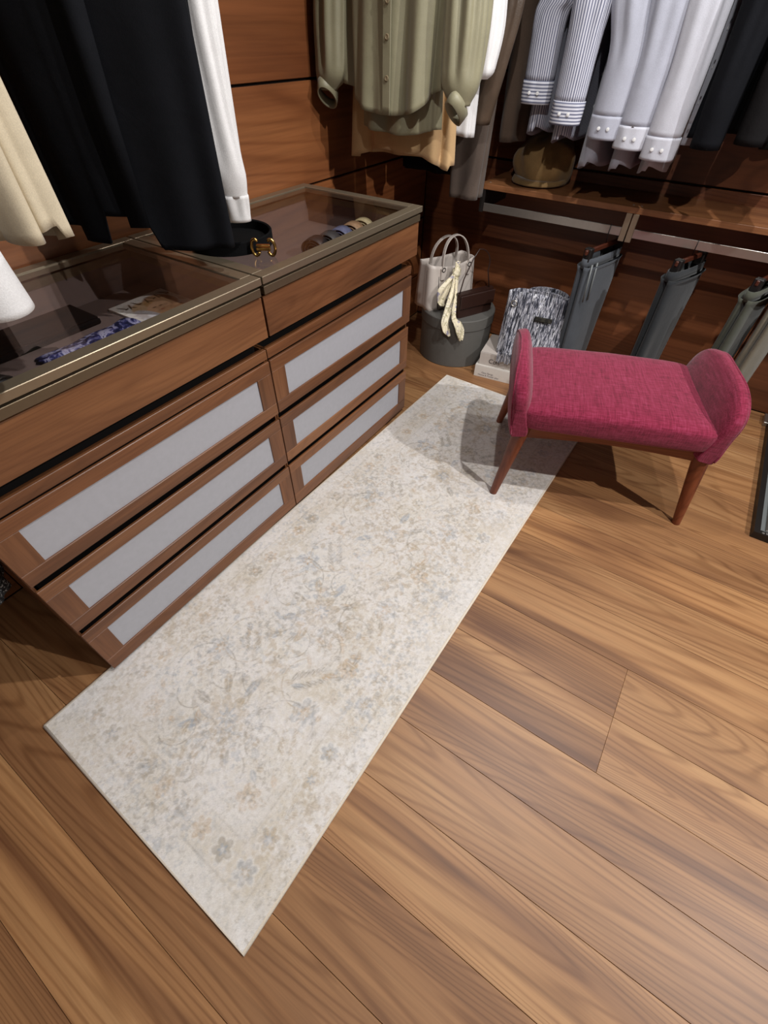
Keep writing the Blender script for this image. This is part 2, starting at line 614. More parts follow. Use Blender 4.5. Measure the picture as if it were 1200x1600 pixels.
def cabinet(y0, y1, label):
    t = thing('drawer_cabinet', label, 'cabinet', (-0.25, (y0 + y1) / 2, 0), 0)
    B = lambda name, mat, *a, parent=t, b=0.0: MB().box(*a, b).build(name, M[mat], parent, world=True)
    B('plinth', 'black', -0.50, -0.05, y0 + 0.01, y1 - 0.01, 0.0, 0.022)
    B('carcass', 'black', -0.503, -0.041, y0 + 0.006, y1 - 0.006, 0.022, 0.667)
    B('side_panel', 'walnut_z', -0.505, -0.012, y0, y0 + 0.006, 0.022, 0.667)
    B('side_panel', 'walnut_z', -0.505, -0.012, y1 - 0.006, y1, 0.022, 0.667)
    for z0, z1, fx in ((0.020, 0.2184, 0.0), (0.240, 0.4257, 0.0), (0.4507, 0.6322, 0.004)):
        d = B('drawer', 'black', -0.040, fx - 0.0088, y0 + 0.012, y1 - 0.012, z0 + 0.01, z1 - 0.01)
        rb, rt, st = (0.05 if z0 < 0.1 else 0.04), 0.038, 0.056
        ya, yb = y0 + 0.0005, y1 - 0.0005
        B('rail', 'walnut_y', fx - 0.009, fx, ya, yb, z1 - rt, z1, parent=d, b=0.0015)
        B('rail', 'walnut_y', fx - 0.009, fx, ya, yb, z0, z0 + rb, parent=d, b=0.0015)
        B('stile', 'walnut_z', fx - 0.009, fx - 0.0003, ya, ya + st, z0 + rb, z1 - rt, parent=d, b=0.001)
        B('stile', 'walnut_z', fx - 0.009, fx - 0.0003, yb - st, yb, z0 + rb, z1 - rt, parent=d, b=0.001)
        g = B('glass_panel', 'frost', fx - 0.0085, fx - 0.0045, ya + st - 0.004, yb - st + 0.004, z0 + rb - 0.004, z1 - rt + 0.004, parent=d)
        g['label'] = 'white frosted glass panel'
    B('top_rail', 'walnut_y', -0.018, 0.0, y0, y1, 0.638, 0.667, b=0.001)
    # shadow gap, then the display tray
    B('riser', 'black', -0.503, -0.10, y0 + 0.01, y1 - 0.01, 0.667, 0.712)
    tray = MB()
    tray.box(-0.508, 0.001, y0 + 0.004, y1 - 0.004, 0.712, 0.748)
    tray.box(-0.508, -0.49, y0 + 0.004, y1 - 0.004, 0.748, 0.823)
    tray.box(-0.012, 0.001, y0 + 0.004, y1 - 0.004, 0.748, 0.823)
    tray.box(-0.49, -0.012, y0 + 0.004, y0 + 0.018, 0.748, 0.823)
    tray.box(-0.49, -0.012, y1 - 0.018, y1 - 0.004, 0.748, 0.823)
    tray.build('display_tray', M['lining'], t, world=True)
    B('apron', 'walnut_y', 0.001, 0.0215, y0 + 0.0035, y1 - 0.0005, 0.71, 0.817, b=0.001)
    rim = MB()
    rim.box(-0.50, -0.487, y0 + 0.006, y1 - 0.004, 0.823, 0.8432)
    rim.box(0.0, 0.0285, y0 + 0.006, y1 - 0.004, 0.823, 0.8432, 0.001)
    rim.box(-0.487, 0.0, y0 + 0.006, y0 + 0.02, 0.823, 0.8432)
    rim.box(-0.487, 0.0, y1 - 0.02, y1 - 0.004, 0.823, 0.8432)
    rim.build('tray_rim', M['bronze_dark'], t, world=True)
    lid = MB().box(-0.478, -0.006, y0 + 0.034, y1 - 0.034, 0.8625, 0.866).build('glass_lid', M['glass'], t, world=True)
    ya, yb = y0 + 0.0015, y1 - 0.0005
    fw = 0.036
    B('lid_frame', 'bronze', 0.034 - fw, 0.034, ya, yb, 0.851, 0.869, parent=lid, b=0.0012)
    B('lid_frame', 'bronze', -0.512, -0.512 + fw, ya, yb, 0.851, 0.869, parent=lid, b=0.0012)
    B('lid_frame', 'bronze', -0.512 + fw, 0.034 - fw, ya, ya + fw, 0.851, 0.869, parent=lid, b=0.0012)
    B('lid_frame', 'bronze', -0.512 + fw, 0.034 - fw, yb - fw, yb, 0.851, 0.869, parent=lid, b=0.0012)
    return t


cabinet(-0.80, -0.0015, 'walnut drawer cabinet with a magazine under its glass display top')
cabinet(0.0015, 0.80, 'walnut drawer cabinet with rolled neckties under its glass display top')

# ------------------------------------------------------------------ rug with a faded floral print


def vnoise(h, w, cell, rng, oct=4):
    out = np.zeros((h, w))
    amp, tot = 1.0, 0.0
    for _ in range(oct):
        gh, gw = int(h / cell) + 3, int(w / cell) + 3
        g = rng.random((gh, gw))
        yy, xx = np.arange(h) / cell, np.arange(w) / cell
        y0, x0 = yy.astype(int), xx.astype(int)
        fy, fx = (yy - y0)[:, None], (xx - x0)[None, :]
        fy, fx = fy * fy * (3 - 2 * fy), fx * fx * (3 - 2 * fx)
        a = g[np.ix_(y0, x0)] * (1 - fx) + g[np.ix_(y0, x0 + 1)] * fx
        b = g[np.ix_(y0 + 1, x0)] * (1 - fx) + g[np.ix_(y0 + 1, x0 + 1)] * fx
        out += amp * (a * (1 - fy) + b * fy)
        tot += amp
        amp *= 0.55
        cell = max(1.0, cell / 2)
    return out / tot


def lin(c):
    return np.array(srgb(*c)[:3])


def grid_print(name, W, L, thick, nx, ny, img, mat, parent=None):
    """flat slab whose upper face carries img (ny, nx, 3) per vertex"""
    xs, ys = np.linspace(0, W, nx), np.linspace(0, L, ny)
    X, Y = np.meshgrid(xs, ys)
    top = np.stack([X.ravel(), Y.ravel(), np.full(nx * ny, thick)], 1)
    low = np.array([[0, 0, 0], [W, 0, 0], [W, L, 0], [0, L, 0]])
    i = np.arange(nx * ny).reshape(ny, nx)
    q = np.stack([i[:-1, :-1], i[:-1, 1:], i[1:, 1:], i[1:, :-1]], -1).reshape(-1, 4)
    me = bpy.data.meshes.new(name)
    n = nx * ny
    faces = q.tolist()
    faces += [(n, n + 3, n + 2, n + 1), [n, n + 1] + i[0, ::-1].tolist(), [n + 1, n + 2] + i[::-1, -1].tolist(),
              [n + 2, n + 3] + i[-1, :].tolist(), [n + 3, n] + i[:, 0].tolist()]
    me.from_pydata(np.vstack([top, low]).tolist(), [], faces)
    at = me.color_attributes.new('print', 'FLOAT_COLOR', 'POINT')
    col = np.ones((n + 4, 4), np.float32)
    col[:n, :3] = img.reshape(-1, 3)
    col[n:, :3] = img.reshape(-1, 3)[0]
    at.data.foreach_set('color', col.ravel())
    me.materials.append(mat)
    o = bpy.data.objects.new(name, me)
    COL.objects.link(o)
    if parent is not None:
        o.parent = parent
    return o


RW, RL = 0.771, 2.206


def rug_image(nx, ny):
    rng = np.random.default_rng(5)
    xs, ys = np.linspace(0, RW, nx), np.linspace(0, RL, ny)
    X, Y = np.meshgrid(xs, ys)
    ivory, tan, taupe, blue, sand, gold = lin((226, 221, 214)), lin((178, 158, 128)), lin((146, 138, 126)), lin((150, 160, 172)), lin((204, 192, 172)), lin((192, 160, 118))
    img = np.ones((ny, nx, 3)) * ivory

    def put(mask, col, a):
        nonlocal img
        m = (np.clip(mask, 0, 1) * a)[..., None]
        img = img * (1 - m) + col * m

    def sm(v, w=0.004):
        return np.clip(v / w + 0.5, 0, 1)
    put(vnoise(ny, nx, 60, rng) * 1.8 - 0.55, sand, 0.75)
    put(vnoise(ny, nx, 90, rng) * 2.4 - 1.1, lin((206, 204, 204)), 0.6)

    def local(cx, cy, r):
        i0, i1 = np.searchsorted(ys, [cy - r, cy + r])
        j0, j1 = np.searchsorted(xs, [cx - r, cx + r])
        return slice(i0, i1), slice(j0, j1)

    def stamp(cx, cy, r, fn, col, a):
        si, sj = local(cx, cy, r)
        if si.stop <= si.start or sj.stop <= sj.start:
            return
        x, y = X[si, sj] - cx, Y[si, sj] - cy
        m = (np.clip(fn(x, y), 0, 1) * a)[..., None]
        img[si, sj] = img[si, sj] * (1 - m) + col * m

    def flower(cx, cy, r, k, ph, c1, c2, a=0.8):
        def pet(x, y):
            rr, th = np.hypot(x, y), np.arctan2(y, x)
            return sm(r * (0.62 + 0.38 * np.abs(np.cos(k * th / 2 + ph))) - rr)

        def edge(x, y):
            rr, th = np.hypot(x, y), np.arctan2(y, x)
            return sm(0.0035 - np.abs(rr - r * (0.62 + 0.38 * np.abs(np.cos(k * th / 2 + ph)))), 0.003)
        stamp(cx, cy, r * 1.15, pet, c1, a * 0.7)
        stamp(cx, cy, r * 1.15, edge, ivory, a)
        stamp(cx, cy, r * 0.55, lambda x, y: sm(r * 0.42 * (0.7 + 0.3 * np.cos(k * np.arctan2(y, x))) - np.hypot(x, y)), c2, a)
        stamp(cx, cy, r * 0.3, lambda x, y: sm(r * 0.16 - np.hypot(x, y)), ivory, a)

    def leaf(cx, cy, l, wdt, ang, col, a=0.7):
        ca, sa = math.cos(ang), math.sin(ang)

        def f(x, y):
            u, v = x * ca + y * sa, -x * sa + y * ca
            return sm(wdt * np.clip(1 - (u / l) ** 2, 0, 1) - np.abs(v))

        def vein(x, y):
            u, v = x * ca + y * sa, -x * sa + y * ca
            return sm(0.0012 - np.abs(v), 0.002) * (np.abs(u) < l)
        stamp(cx, cy, l * 1.05, f, col, a)
        stamp(cx, cy, l, vein, ivory, a)

    def frond(cx, cy, l, ang, col, n=6):
        for i in range(n):
            s = (i + 1) / n
            for sg in (-1, 1):
                leaf(cx + math.cos(ang) * l * s + sg * math.cos(ang + 1.57) * l * 0.16, cy + math.sin(ang) * l * s + sg * math.sin(ang + 1.57) * l * 0.16,
                     l * 0.17 * (1.2 - 0.6 * s), l * 0.06, ang + sg * 0.7, col, 0.75)

    def arc(cx, cy, r, a0, a1, col, wd=0.0018, a=0.7):
        def f(x, y):
            th = np.mod(np.arctan2(y, x) - a0, 2 * math.pi)
            return sm(wd - np.abs(np.hypot(x, y) - r), 0.002) * (th < (a1 - a0))
        stamp(cx, cy, r * 1.1, f, col, a)
    pal = [tan, taupe, blue, gold, sand]
    cx0 = RW / 2
    # border: a row of rosettes on a sandier band
    dist = np.minimum(np.minimum(X, RW - X), np.minimum(Y, RL - Y))
    put(np.clip((dist - 0.045) / 0.02, 0, 1) * np.clip((0.142 - dist) / 0.02, 0, 1), sand, 0.45)
    for dd in (0.056, 0.132):
        put(sm(0.0018 - np.abs(dist - dd), 0.004), taupe, 0.35)
    k = 0
    for y in np.arange(0.095, RL - 0.05, 0.0745):
        for x in (0.094, RW - 0.094):
            k += 1
            (flower(x, y, 0.029, 6, 0.3 * k, pal[k % 4], pal[(k + 2) % 4], 0.7) if k % 3 else frond(x, y - 0.03, 0.055, 1.2 + 0.6 * (k % 2), pal[k % 3]))
    for x in np.arange(0.168, RW - 0.14, 0.0725):
        for y in (0.094, RL - 0.094):
            k += 1
            flower(x, y, 0.029, 5 + k % 3, 0.5 * k, pal[k % 4], pal[(k + 1) % 4], 0.7)
    # field: medallions on the axis, mirrored flowers, leaves and vines
    for y in np.arange(0.30, RL - 0.2, 0.40):
        flower(cx0, y, 0.066, 8, 0, tan, blue, 0.75)
        for a in range(8):
            th = a * math.pi / 4
            leaf(cx0 + 0.098 * math.cos(th), y + 0.098 * math.sin(th), 0.034, 0.012, th, pal[a % 3], 0.75)
            arc(cx0 + 0.13 * math.cos(th), y + 0.13 * math.sin(th), 0.05, th + 0.4, th + 3.2, taupe, 0.0014)
        for sg in (-1, 1):
            flower(cx0 + sg * 0.17, y + 0.13, 0.046, 6, 0.2, blue, gold, 0.75)
            flower(cx0 + sg * 0.19, y - 0.10, 0.036, 5, 0.4, gold, taupe, 0.7)
            frond(cx0 + sg * 0.08, y + 0.17, 0.10, 1.57 - sg * 0.7, taupe)
            frond(cx0 + sg * 0.20, y + 0.02, 0.09, 1.57 + sg * 0.5, tan)
            arc(cx0 + sg * 0.15, y + 0.05, 0.09, 0.3, 4.4, taupe)
            arc(cx0 + sg * 0.12, y + 0.2, 0.075, 2.2, 5.9, tan)
        flower(cx0, y + 0.2, 0.042, 6, 0.5, sand, taupe, 0.8)
    for _ in range(420):
        x, y = rng.uniform(0.15, RW - 0.15), rng.uniform(0.15, RL - 0.15)
        leaf(x, y, rng.uniform(0.01, 0.024), rng.uniform(0.004, 0.009), rng.uniform(0, 6.3), pal[rng.integers(0, 5)], 0.6)
    # wear: the print is worn through in patches and broken up thread by thread
    pale = lin((229, 224, 221))
    worn = np.clip(vnoise(ny, nx, 40, rng, 5) * 3.0 - 0.95, 0, 1)
    thread = np.clip((vnoise(ny, nx, 3.2, rng, 2) - 0.42) * 4.5, 0, 1)
    fade = np.clip(0.04 + 0.34 * worn + 0.46 * thread * (0.45 + 0.55 * worn), 0, 0.9)[..., None]
    img = img * (1 - fade) + pale * fade
    for col, cell, th, seedshift, a in ((taupe, 4, 0.55, 60, 0.40), (tan, 6, 0.53, 80, 0.42), (blue, 5, 0.56, 70, 0.36), (taupe, 3, 0.58, 40, 0.35)):
        spot = np.clip((vnoise(ny, nx, cell, rng, 3) - th) * 7, 0, 1) * np.clip(vnoise(ny, nx, seedshift, rng, 3) * 2.6 - 0.85, 0, 1)
        img = img * (1 - a * spot[..., None]) + col * (a * spot[..., None])
    brk = np.clip((vnoise(ny, nx, 4, rng, 3) - 0.52) * 6, 0, 1) * np.clip(vnoise(ny, nx, 70, rng, 3) * 2 - 0.4, 0, 1)
    img = img * (1 - 0.55 * brk[..., None]) + lin((236, 233, 230)) * (0.55 * brk[..., None])
    wv = rng.random((ny, nx)) * 0.12 + 0.94
    return np.clip(img * wv[..., None], 0, 1)


rug = thing('runner_rug', 'long ivory runner rug with a faded floral print along the drawer cabinets', 'rug', (-0.0257, -1.0018, 0), -0.0219)
NX, NY = 330, 940
pile = grid_print('pile', RW, RL, 0.0075, NX, NY, rug_image(NX, NY), M['rug'], rug)
bd = MB().tube([(0, 0, 0.0045), (RW, 0, 0.0045), (RW, RL, 0.0045), (0, RL, 0.0045), (0, 0, 0.0045)], 0.0045, 8).build('binding', M['binding'], rug, smooth=True)
bd['label'] = 'cream stitched edge binding'

# ------------------------------------------------------------------ bench


def spow(v, e):
    return math.copysign(abs(v) ** e, v)


def superel(mb, c, a, e1, e2, n1=24, n2=40, M_=None, shape=None):
    rings = []
    for i in range(n1 + 1):
        ph = -math.pi / 2 + math.pi * i / n1
        r = []
        for j in range(n2):
            th = 2 * math.pi * j / n2
            p = Vector((a[0] * spow(math.cos(ph), e1) * spow(math.cos(th), e2), a[1] * spow(math.cos(ph), e1) * spow(math.sin(th), e2), a[2] * spow(math.sin(ph), e1)))
            if shape:
                p = shape(p)
            p = Vector(c) + p
            r.append(M_ @ p if M_ is not None else p)
        rings.append(r)
    return mb.loft(rings)


BU, BV = 0.705, 0.495
bench = thing('upholstered_bench', 'crimson upholstered bench with two raised rolled ends on splayed wooden legs', 'bench', (0.609, 0.5137, 0), R(21.1))
for u, v, su, sv, z in ((0, 0, 1, 1, 0.0085), (BU, 0, -1, 1, 0), (0, BV, 1, -1, 0.0085), (BU, BV, -1, -1, 0)):
    pts = [(u + su * 0.05 * s, v + sv * 0.04 * s, z + (0.335 - z) * s) for s in np.linspace(0, 1, 7)]
    o = MB().tube(pts, list(np.linspace(0.0145, 0.030, 7)), 20).build('leg', M['leg'], bench)
    auto_smooth(o, 50)
rail = []
for x in np.linspace(0.05, BU - 0.05, 15):
    s = (x - 0.05) / (BU - 0.1)
    zb = 0.278 + 0.018 * math.sin(math.pi * s)
    rail.append([(x, 0.028, zb), (x, 0.052, zb), (x, 0.052, 0.335), (x, 0.028, 0.335)])
MB().loft(rail, True, True).build('seat_rail', M['rail'], bench)
MB().loft([[(p[0], BV - p[1], p[2]) for p in r] for r in rail], True, True).build('seat_rail', M['rail'], bench)
MB().box(0.04, 0.062, 0.05, BV - 0.05, 0.285, 0.335, 0.002).build('seat_rail', M['rail'], bench)
MB().box(BU - 0.062, BU - 0.04, 0.05, BV - 0.05, 0.285, 0.335, 0.002).build('seat_rail', M['rail'], bench)


def seat_shape(p):
    p.z += 0.010 * (1 - (p.x / 0.33) ** 2) * (1 if p.z > 0 else 0)
    return p


mb = MB()
superel(mb, (BU / 2 - 0.006, 0.235, 0.372), (0.326, 0.242, 0.053), 0.42, 0.16, 24, 72, None, seat_shape)
mb.build('seat', M['crimson'], bench, smooth=True)
for sg, u0 in ((-1, 0.032), (1, BU - 0.046)):
    T = Matrix.Translation((u0, 0.237, 0.318)) @ Matrix.Rotation(sg * R(10), 4, 'Y')
    WA = (0.042, 0.240, 0.118)

    def wing(p):
        if p.z < 0:
            g = 1 - (-p.z / 0.1185) ** 2
            if g > 0.02:
                k = min(abs(p.y) / max(0.15, g ** 0.36), 0.240)
                p.y = math.copysign(k, p.y)
                p.x /= max(0.45, g ** 0.3)
        else:
            p.y *= 1.0 - 0.10 * (p.z / 0.118) ** 2
            p.x *= 1.0 - 0.22 * (p.z / 0.118)
        return p

    def wing_pt(ph, th):
        return wing(Vector((WA[0] * spow(math.cos(ph), 0.72) * spow(math.cos(th), 0.6), WA[1] * spow(math.cos(ph), 0.72) * spow(math.sin(th), 0.6), WA[2] * spow(math.sin(ph), 0.72)))) + Vector((0, 0, 0.098))
    mb = MB()
    superel(mb, (0, 0, 0.098), WA, 0.72, 0.6, 40, 64, T, wing)
    wo = mb.build('end_rest', M['crimson'], bench, smooth=True)
    # welt round the outer edge
    th = R(62)
    pts = [T @ wing_pt(ph, -th if sg > 0 else math.pi + th) for ph in np.linspace(-1.0, 1.45, 22)] + [T @ wing_pt(ph, th if sg > 0 else math.pi - th) for ph in np.linspace(1.45, -1.0, 22)]
    MB().tube(pts, 0.0036, 8).build('piping', M['crimson'], wo, smooth=True)

# ------------------------------------------------------------------ clothes


def ring_uv(rings):
    """u = arc length round the middle ring, v = arc length down"""
    mid = rings[len(rings) // 2]
    m = len(mid)
    u = [0.0]
    for j in range(1, m):
        u.append(u[-1] + (Vector(mid[j]) - Vector(mid[j - 1])).length)
    uv = []
    for r in rings:
        for j in range(m):
            uv.append((u[j] + 1e-4, Vector(r[j]).z + 3.0))
    return uv


def cloth_body(name, mat, root, zt, zb, ws, wh, d, amp=0.01, ks=(5, 8, 13), seed=0, hem=None, n=120, m=40, flat_front=0.0, ztop_w=0.05,
               dx=lambda t: 0.0, parent=None, thick=0.0022, x0=0.0, y0=0.0, sh=0.1, taper=1.0):
    """hanging tube of cloth in the garment's own frame: x across the shoulders, front towards -y, z = 0 at the root"""
    rng = random.Random(seed)
    ph = [rng.uniform(0, 6.28) for _ in ks]
    dr = [rng.uniform(-1.2, 1.2) for _ in ks]
    aa = [rng.uniform(0.6, 1.0) / (1 + 0.25 * i) for i in range(len(ks))]
    rings = []
    for i in range(m + 1):
        t = i / m
        if t < sh:
            s = t / sh
            wv = ztop_w + (ws - ztop_w) * (s ** 0.8)
            dv = 0.03 + (d * 0.75 - 0.03) * s
        else:
            s = (t - sh) / (1 - sh)
            wv = ws + (wh - ws) * s ** taper
            dv = d * (0.75 + 0.25 * s)
        r = []
        for j in range(n):
            th = 2 * math.pi * j / n
            c, s_ = math.cos(th), math.sin(th)
            f = amp * (max(0, t - 0.05) ** 1.1) * sum(a * math.sin(k * th + p + q * t) for a, k, p, q in zip(aa, ks, ph, dr))
            if flat_front:
                g = math.exp(-(c / flat_front) ** 2) if s_ < 0 else 0
                f *= 1 - g
            x = wv * spow(c, 0.85) + f * c * 0.7
            y = dv * spow(s_, 0.75) + f * (1.0 if s_ > 0 else -1.0) * abs(s_) ** 0.5
            zh = zb + (hem(c, s_) if hem else 0.0)
            r.append((x0 + x + dx(t), y0 + y, zt + (zh - zt) * t))
        rings.append(r)
    o = MB().loft(rings, uvs=ring_uv(rings)).build(name, mat, parent or root, smooth=True)
    return solid(o, thick)


def sleeve(name, mat, root, pts, rad, flat=0.7, amp=0.006, ks=(3, 5, 8), seed=0, n=48, sub=6, parent=None, thick=0.002, cap=False, yaw=0.0):
    rng = random.Random(seed)
    ph = [rng.uniform(0, 6.28) for _ in ks]
    dr = [rng.uniform(-2.5, 2.5) for _ in ks]
    if len(pts) > 2:   # close the sleeve head over the shoulder
        a = pts[0]
        pts = [(a[0] * 0.50, a[1], a[2] + 0.058), (a[0] * 0.80, a[1], a[2] + 0.040)] + list(pts)
        rad = [rad[0] * 0.25, rad[0] * 0.62] + list(rad)
    P, Q = [], []
    for i in range(len(pts) - 1):
        for k in range(sub):
            s = k / sub
            p0, p1 = Vector(pts[max(i - 1, 0)]), Vector(pts[i])
            p2, p3 = Vector(pts[i + 1]), Vector(pts[min(i + 2, len(pts) - 1)])
            P.append(0.5 * ((2 * p1) + (p2 - p0) * s + (2 * p0 - 5 * p1 + 4 * p2 - p3) * s * s + (3 * p1 - p0 - 3 * p2 + p3) * s ** 3))
            ss = s * s * (3 - 2 * s)
            Q.append(rad[i] * (1 - ss) + rad[i + 1] * ss)
    P.append(Vector(pts[-1]))
    Q.append(rad[-1])
    rings = []
    N = len(P)
    for i, p in enumerate(P):
        t = i / (N - 1)
        r = []
        for j in range(n):
            th = 2 * math.pi * j / n
            f = 1 + (amp / max(Q[i], 0.01)) * math.sin(math.pi * min(1, 0.15 + t)) ** 0.5 * sum(math.sin(k * th + a + b * t) for k, a, b in zip(ks, ph, dr)) / len(ks) * 1.6
            a_, b_ = Q[i] * f * math.cos(th), Q[i] * flat * f * math.sin(th)
            cy, sy = math.cos(yaw), math.sin(yaw)
            r.append((p.x + a_ * cy - b_ * sy, p.y + a_ * sy + b_ * cy, p.z))
        rings.append(r)
    o = MB().loft(rings, cap, cap, uvs=ring_uv(rings)).build(name, mat, parent or root, smooth=True)
    return solid(o, thick)


RZ = 1.74     # height of the hanging rails


def hanger(root, zs, zr, half=0.18, mat='hangwood'):
    """hanger a garment hangs on; zs shoulder height, zr rail height, both above the root"""
    pts = [(-half, 0, zs - 0.075), (-half * 0.6, 0, zs - 0.045), (-0.03, 0, zs - 0.012), (0, 0, zs - 0.004), (0.03, 0, zs - 0.012), (half * 0.6, 0, zs - 0.045), (half, 0, zs - 0.075)]
    h = MB().tube(pts, 0.008, 10).build('hanger', M[mat], root, smooth=True)
    hk = [(0, 0, zs - 0.004), (0, 0, zr - 0.02)] + [(0, 0.018 * math.sin(a) * 1.0 + 0.0, zr + 0.0 - 0.018 * math.cos(a)) for a in np.linspace(0.3, 4.6, 10)]
    MB().tube(hk, 0.002, 6).build('hook', M['steel'], h, smooth=True)


def hang(name, label, cat, x, y, zb, rz, hang_half=0.18, group=None):
    t = thing(name, label, cat, (x, y, zb), R(rz), group)
    return t


def tails(front, back, side):
    """hem offset: lower in the middle of front and back, rising towards the side seams"""
    return lambda c, s: (front if s < 0 else back) + side * abs(c) ** 2.2


def place_buttons(root, mat, pts, r=0.0055, axis='y', parent=None):
    for p in pts:
        mb = MB().lathe([(0.001, 0.0), (r, 0.0), (r, 0.0018), (r * 0.72, 0.0026), (r * 0.66, 0.0016), (0.001, 0.0016)], n=14)
        Mx = Matrix.Translation(p) @ Matrix.Rotation(R(90), 4, 'X')
        mb.v = [tuple(Mx @ Vector(q)) for q in mb.v]
        mb.build('button', mat, parent or root, smooth=False)


SH = RZ - 0.06   # shoulder top

# --- left rail -------------------------------------------------------------------------------
t = thing('hanging_rail', 'round steel hanging rail along the veneered wall above the drawer cabinets', 'rail', (-0.20, 0.0, RZ))
MB().tube([(0, -1.7, -0.012), (0, 1.45, -0.012)], 0.011, 14).build('rail_bar', M['steel'], t, smooth=True)
for y in (-1.5, 0.42, 1.4):
    MB().tube([(0, y, -0.012), (0, y, CEIL - RZ)], 0.006, 10).build('ceiling_rod', M['steel'], t, smooth=True)

# white shirt whose sleeve end hangs over the near cabinet
g = hang('white_shirt', 'white cotton shirt nearest the camera with only its sleeve end showing', 'shirt', -0.22, -0.58, 0.99, 4)
z0 = 0.99
cloth_body('shirt_body', M['white'], g, SH - z0, 0.06, 0.20, 0.21, 0.05, 0.012, seed=3, hem=tails(0, -0.02, 0.06))
sleeve('sleeve', M['white'], g, [(0.185, 0, SH - z0 - 0.1), (0.25, 0, 0.45), (0.285, -0.01, 0.2), (0.305, -0.02, 0.085)], [0.07, 0.066, 0.058, 0.05], 0.75, seed=4)
sleeve('cuff', M['white'], g, [(0.304, -0.02, 0.09), (0.316, -0.022, 0.02)], [0.053, 0.056], 0.78, 0.0, seed=4)
sleeve('sleeve', M['white'], g, [(-0.185, 0, SH - z0 - 0.1), (-0.21, 0, 0.45), (-0.22, 0, 0.2), (-0.22, 0, 0.05)], [0.07, 0.06, 0.055, 0.05], 0.75, seed=5)
hanger(g, SH - z0, RZ - z0)

# cream linen shirt
g = hang('cream_shirt', 'cream linen shirt with a curved hem hanging in front of the black coat', 'shirt', -0.255, -0.41, 1.005, 8)
z0 = 1.0
cloth_body('shirt_body', M['cream'], g, SH - z0, 0.0, 0.20, 0.215, 0.05, 0.011, seed=8, hem=lambda c, s: (0.02 if s < 0 else 0.0) + 0.03 * abs(c) ** 3)
sleeve('sleeve', M['cream'], g, [(0.175, 0, SH - z0 - 0.1), (0.185, -0.03, 0.40), (0.176, -0.045, 0.2), (0.172, -0.045, 0.03)], [0.056, 0.048, 0.046, 0.044], 0.45, 0.008, (2, 5, 9), seed=9)
sleeve('sleeve', M['cream'], g, [(-0.185, 0, SH - z0 - 0.1), (-0.215, -0.02, 0.40), (-0.22, -0.03, 0.2), (-0.222, -0.03, 0.05)], [0.06, 0.052, 0.046, 0.042], 0.8, seed=10)
hanger(g, SH - z0, RZ - z0)

# black coat, turned on the rail
g = hang('black_coat', 'black wool coat with a notched front hem above the two cabinets', 'coat', -0.205, -0.10, 0.93, 32)
z0 = 0.93


def coat_hem(c, s):
    if s < 0:
        x = c
        v = 0.0 if x > 0.12 else (0.012 if x < -0.35 else 0.0)
        if -0.36 < x < 0.14:
            v += 0.07 * min(1, max(0, (x + 0.36) / 0.04)) * min(1, max(0, (0.14 - x) / 0.10))
        if x < -0.8:
            v += 0.03
        return v
    return 0.06


cloth_body('coat_body', M['black_wool'], g, SH - z0, 0.0, 0.205, 0.190, 0.055, 0.007, (4, 7, 9), seed=12, hem=coat_hem, n=240, m=60)
for sg in (-1, 1):
    sleeve('sleeve', M['black_wool'], g, [(sg * 0.165, 0.01, SH - z0 - 0.1), (sg * 0.14, 0.05, 0.45), (sg * 0.125, 0.07, 0.25), (sg * 0.115, 0.08, 0.12)], [0.06, 0.044, 0.04, 0.036], 0.6, seed=13)
lap = MB().loft([[(-0.002, -0.052, 0.75 * 0.9), (0.05, -0.05, 0.66)], [(-0.012, -0.066, 0.25), (0.03, -0.064, 0.25)], [(-0.018, -0.066, 0.05), (0.026, -0.066, 0.05)]], closed=False)
solid(lap.build('front_edge', M['black_wool'], g, smooth=True), 0.004)
hanger(g, SH - z0, RZ - z0)

# white shirt behind the black coat
g = hang('white_shirt', 'white shirt with a crumpled sleeve hanging just behind the black coat', 'shirt', -0.205, 0.055, 0.93, 30)
z0 = 0.93
cloth_body('shirt_body', M['white'], g, SH - z0, 0.12, 0.15, 0.125, 0.035, 0.008, seed=17, hem=tails(0, -0.02, 0.05))
sleeve('sleeve', M['white'], g, [(0.14, -0.01, SH - z0 - 0.1), (0.092, -0.035, 0.48), (0.090, -0.038, 0.28), (0.098, -0.04, 0.14), (0.104, -0.04, 0.080)], [0.055, 0.046, 0.044, 0.046, 0.036], 0.6, 0.013, (3, 4, 7), seed=18)
sleeve('cuff', M['white'], g, [(0.104, -0.04, 0.084), (0.104, -0.04, 0.028)], [0.037, 0.034], 0.6, 0.004, seed=18)
sleeve('sleeve', M['white'], g, [(-0.14, 0, SH - z0 - 0.1), (-0.12, -0.03, 0.45), (-0.11, -0.03, 0.25), (-0.10, -0.03, 0.1)], [0.055, 0.05, 0.045, 0.04], 0.6, seed=19)
hanger(g, SH - z0, RZ - z0)

# olive satin blouse
g = hang('olive_blouse', 'olive green satin blouse with balloon sleeves buttoned down the front', 'blouse', -0.185, 0.95, 1.05, 0)
z0 = 1.05
bl_hem = lambda c, s: (0.035 if s < 0 else 0.06) + 0.075 * abs(c) ** 2.4
cloth_body('blouse_body', M['olive'], g, SH - z0, 0.0, 0.19, 0.182, 0.055, 0.019, (6, 9, 14), seed=21, hem=bl_hem, flat_front=0.16, n=160)
o = cloth_body('back_panel', M['olive'], g, 0.35, -0.02, 0.15, 0.15, 0.045, 0.010, (5, 8, 11), seed=22, hem=lambda c, s: 0.0 + 0.02 * abs(c) ** 2, y0=0.03, sh=0.01, ztop_w=0.15)
pk = []
for z in np.linspace(0.57, 0.036, 24):
    pk.append([(x, -0.057 - 0.011 * (1 - z / 0.6) * 0.3, z) for x in (-0.016, -0.014, 0.012, 0.014)])
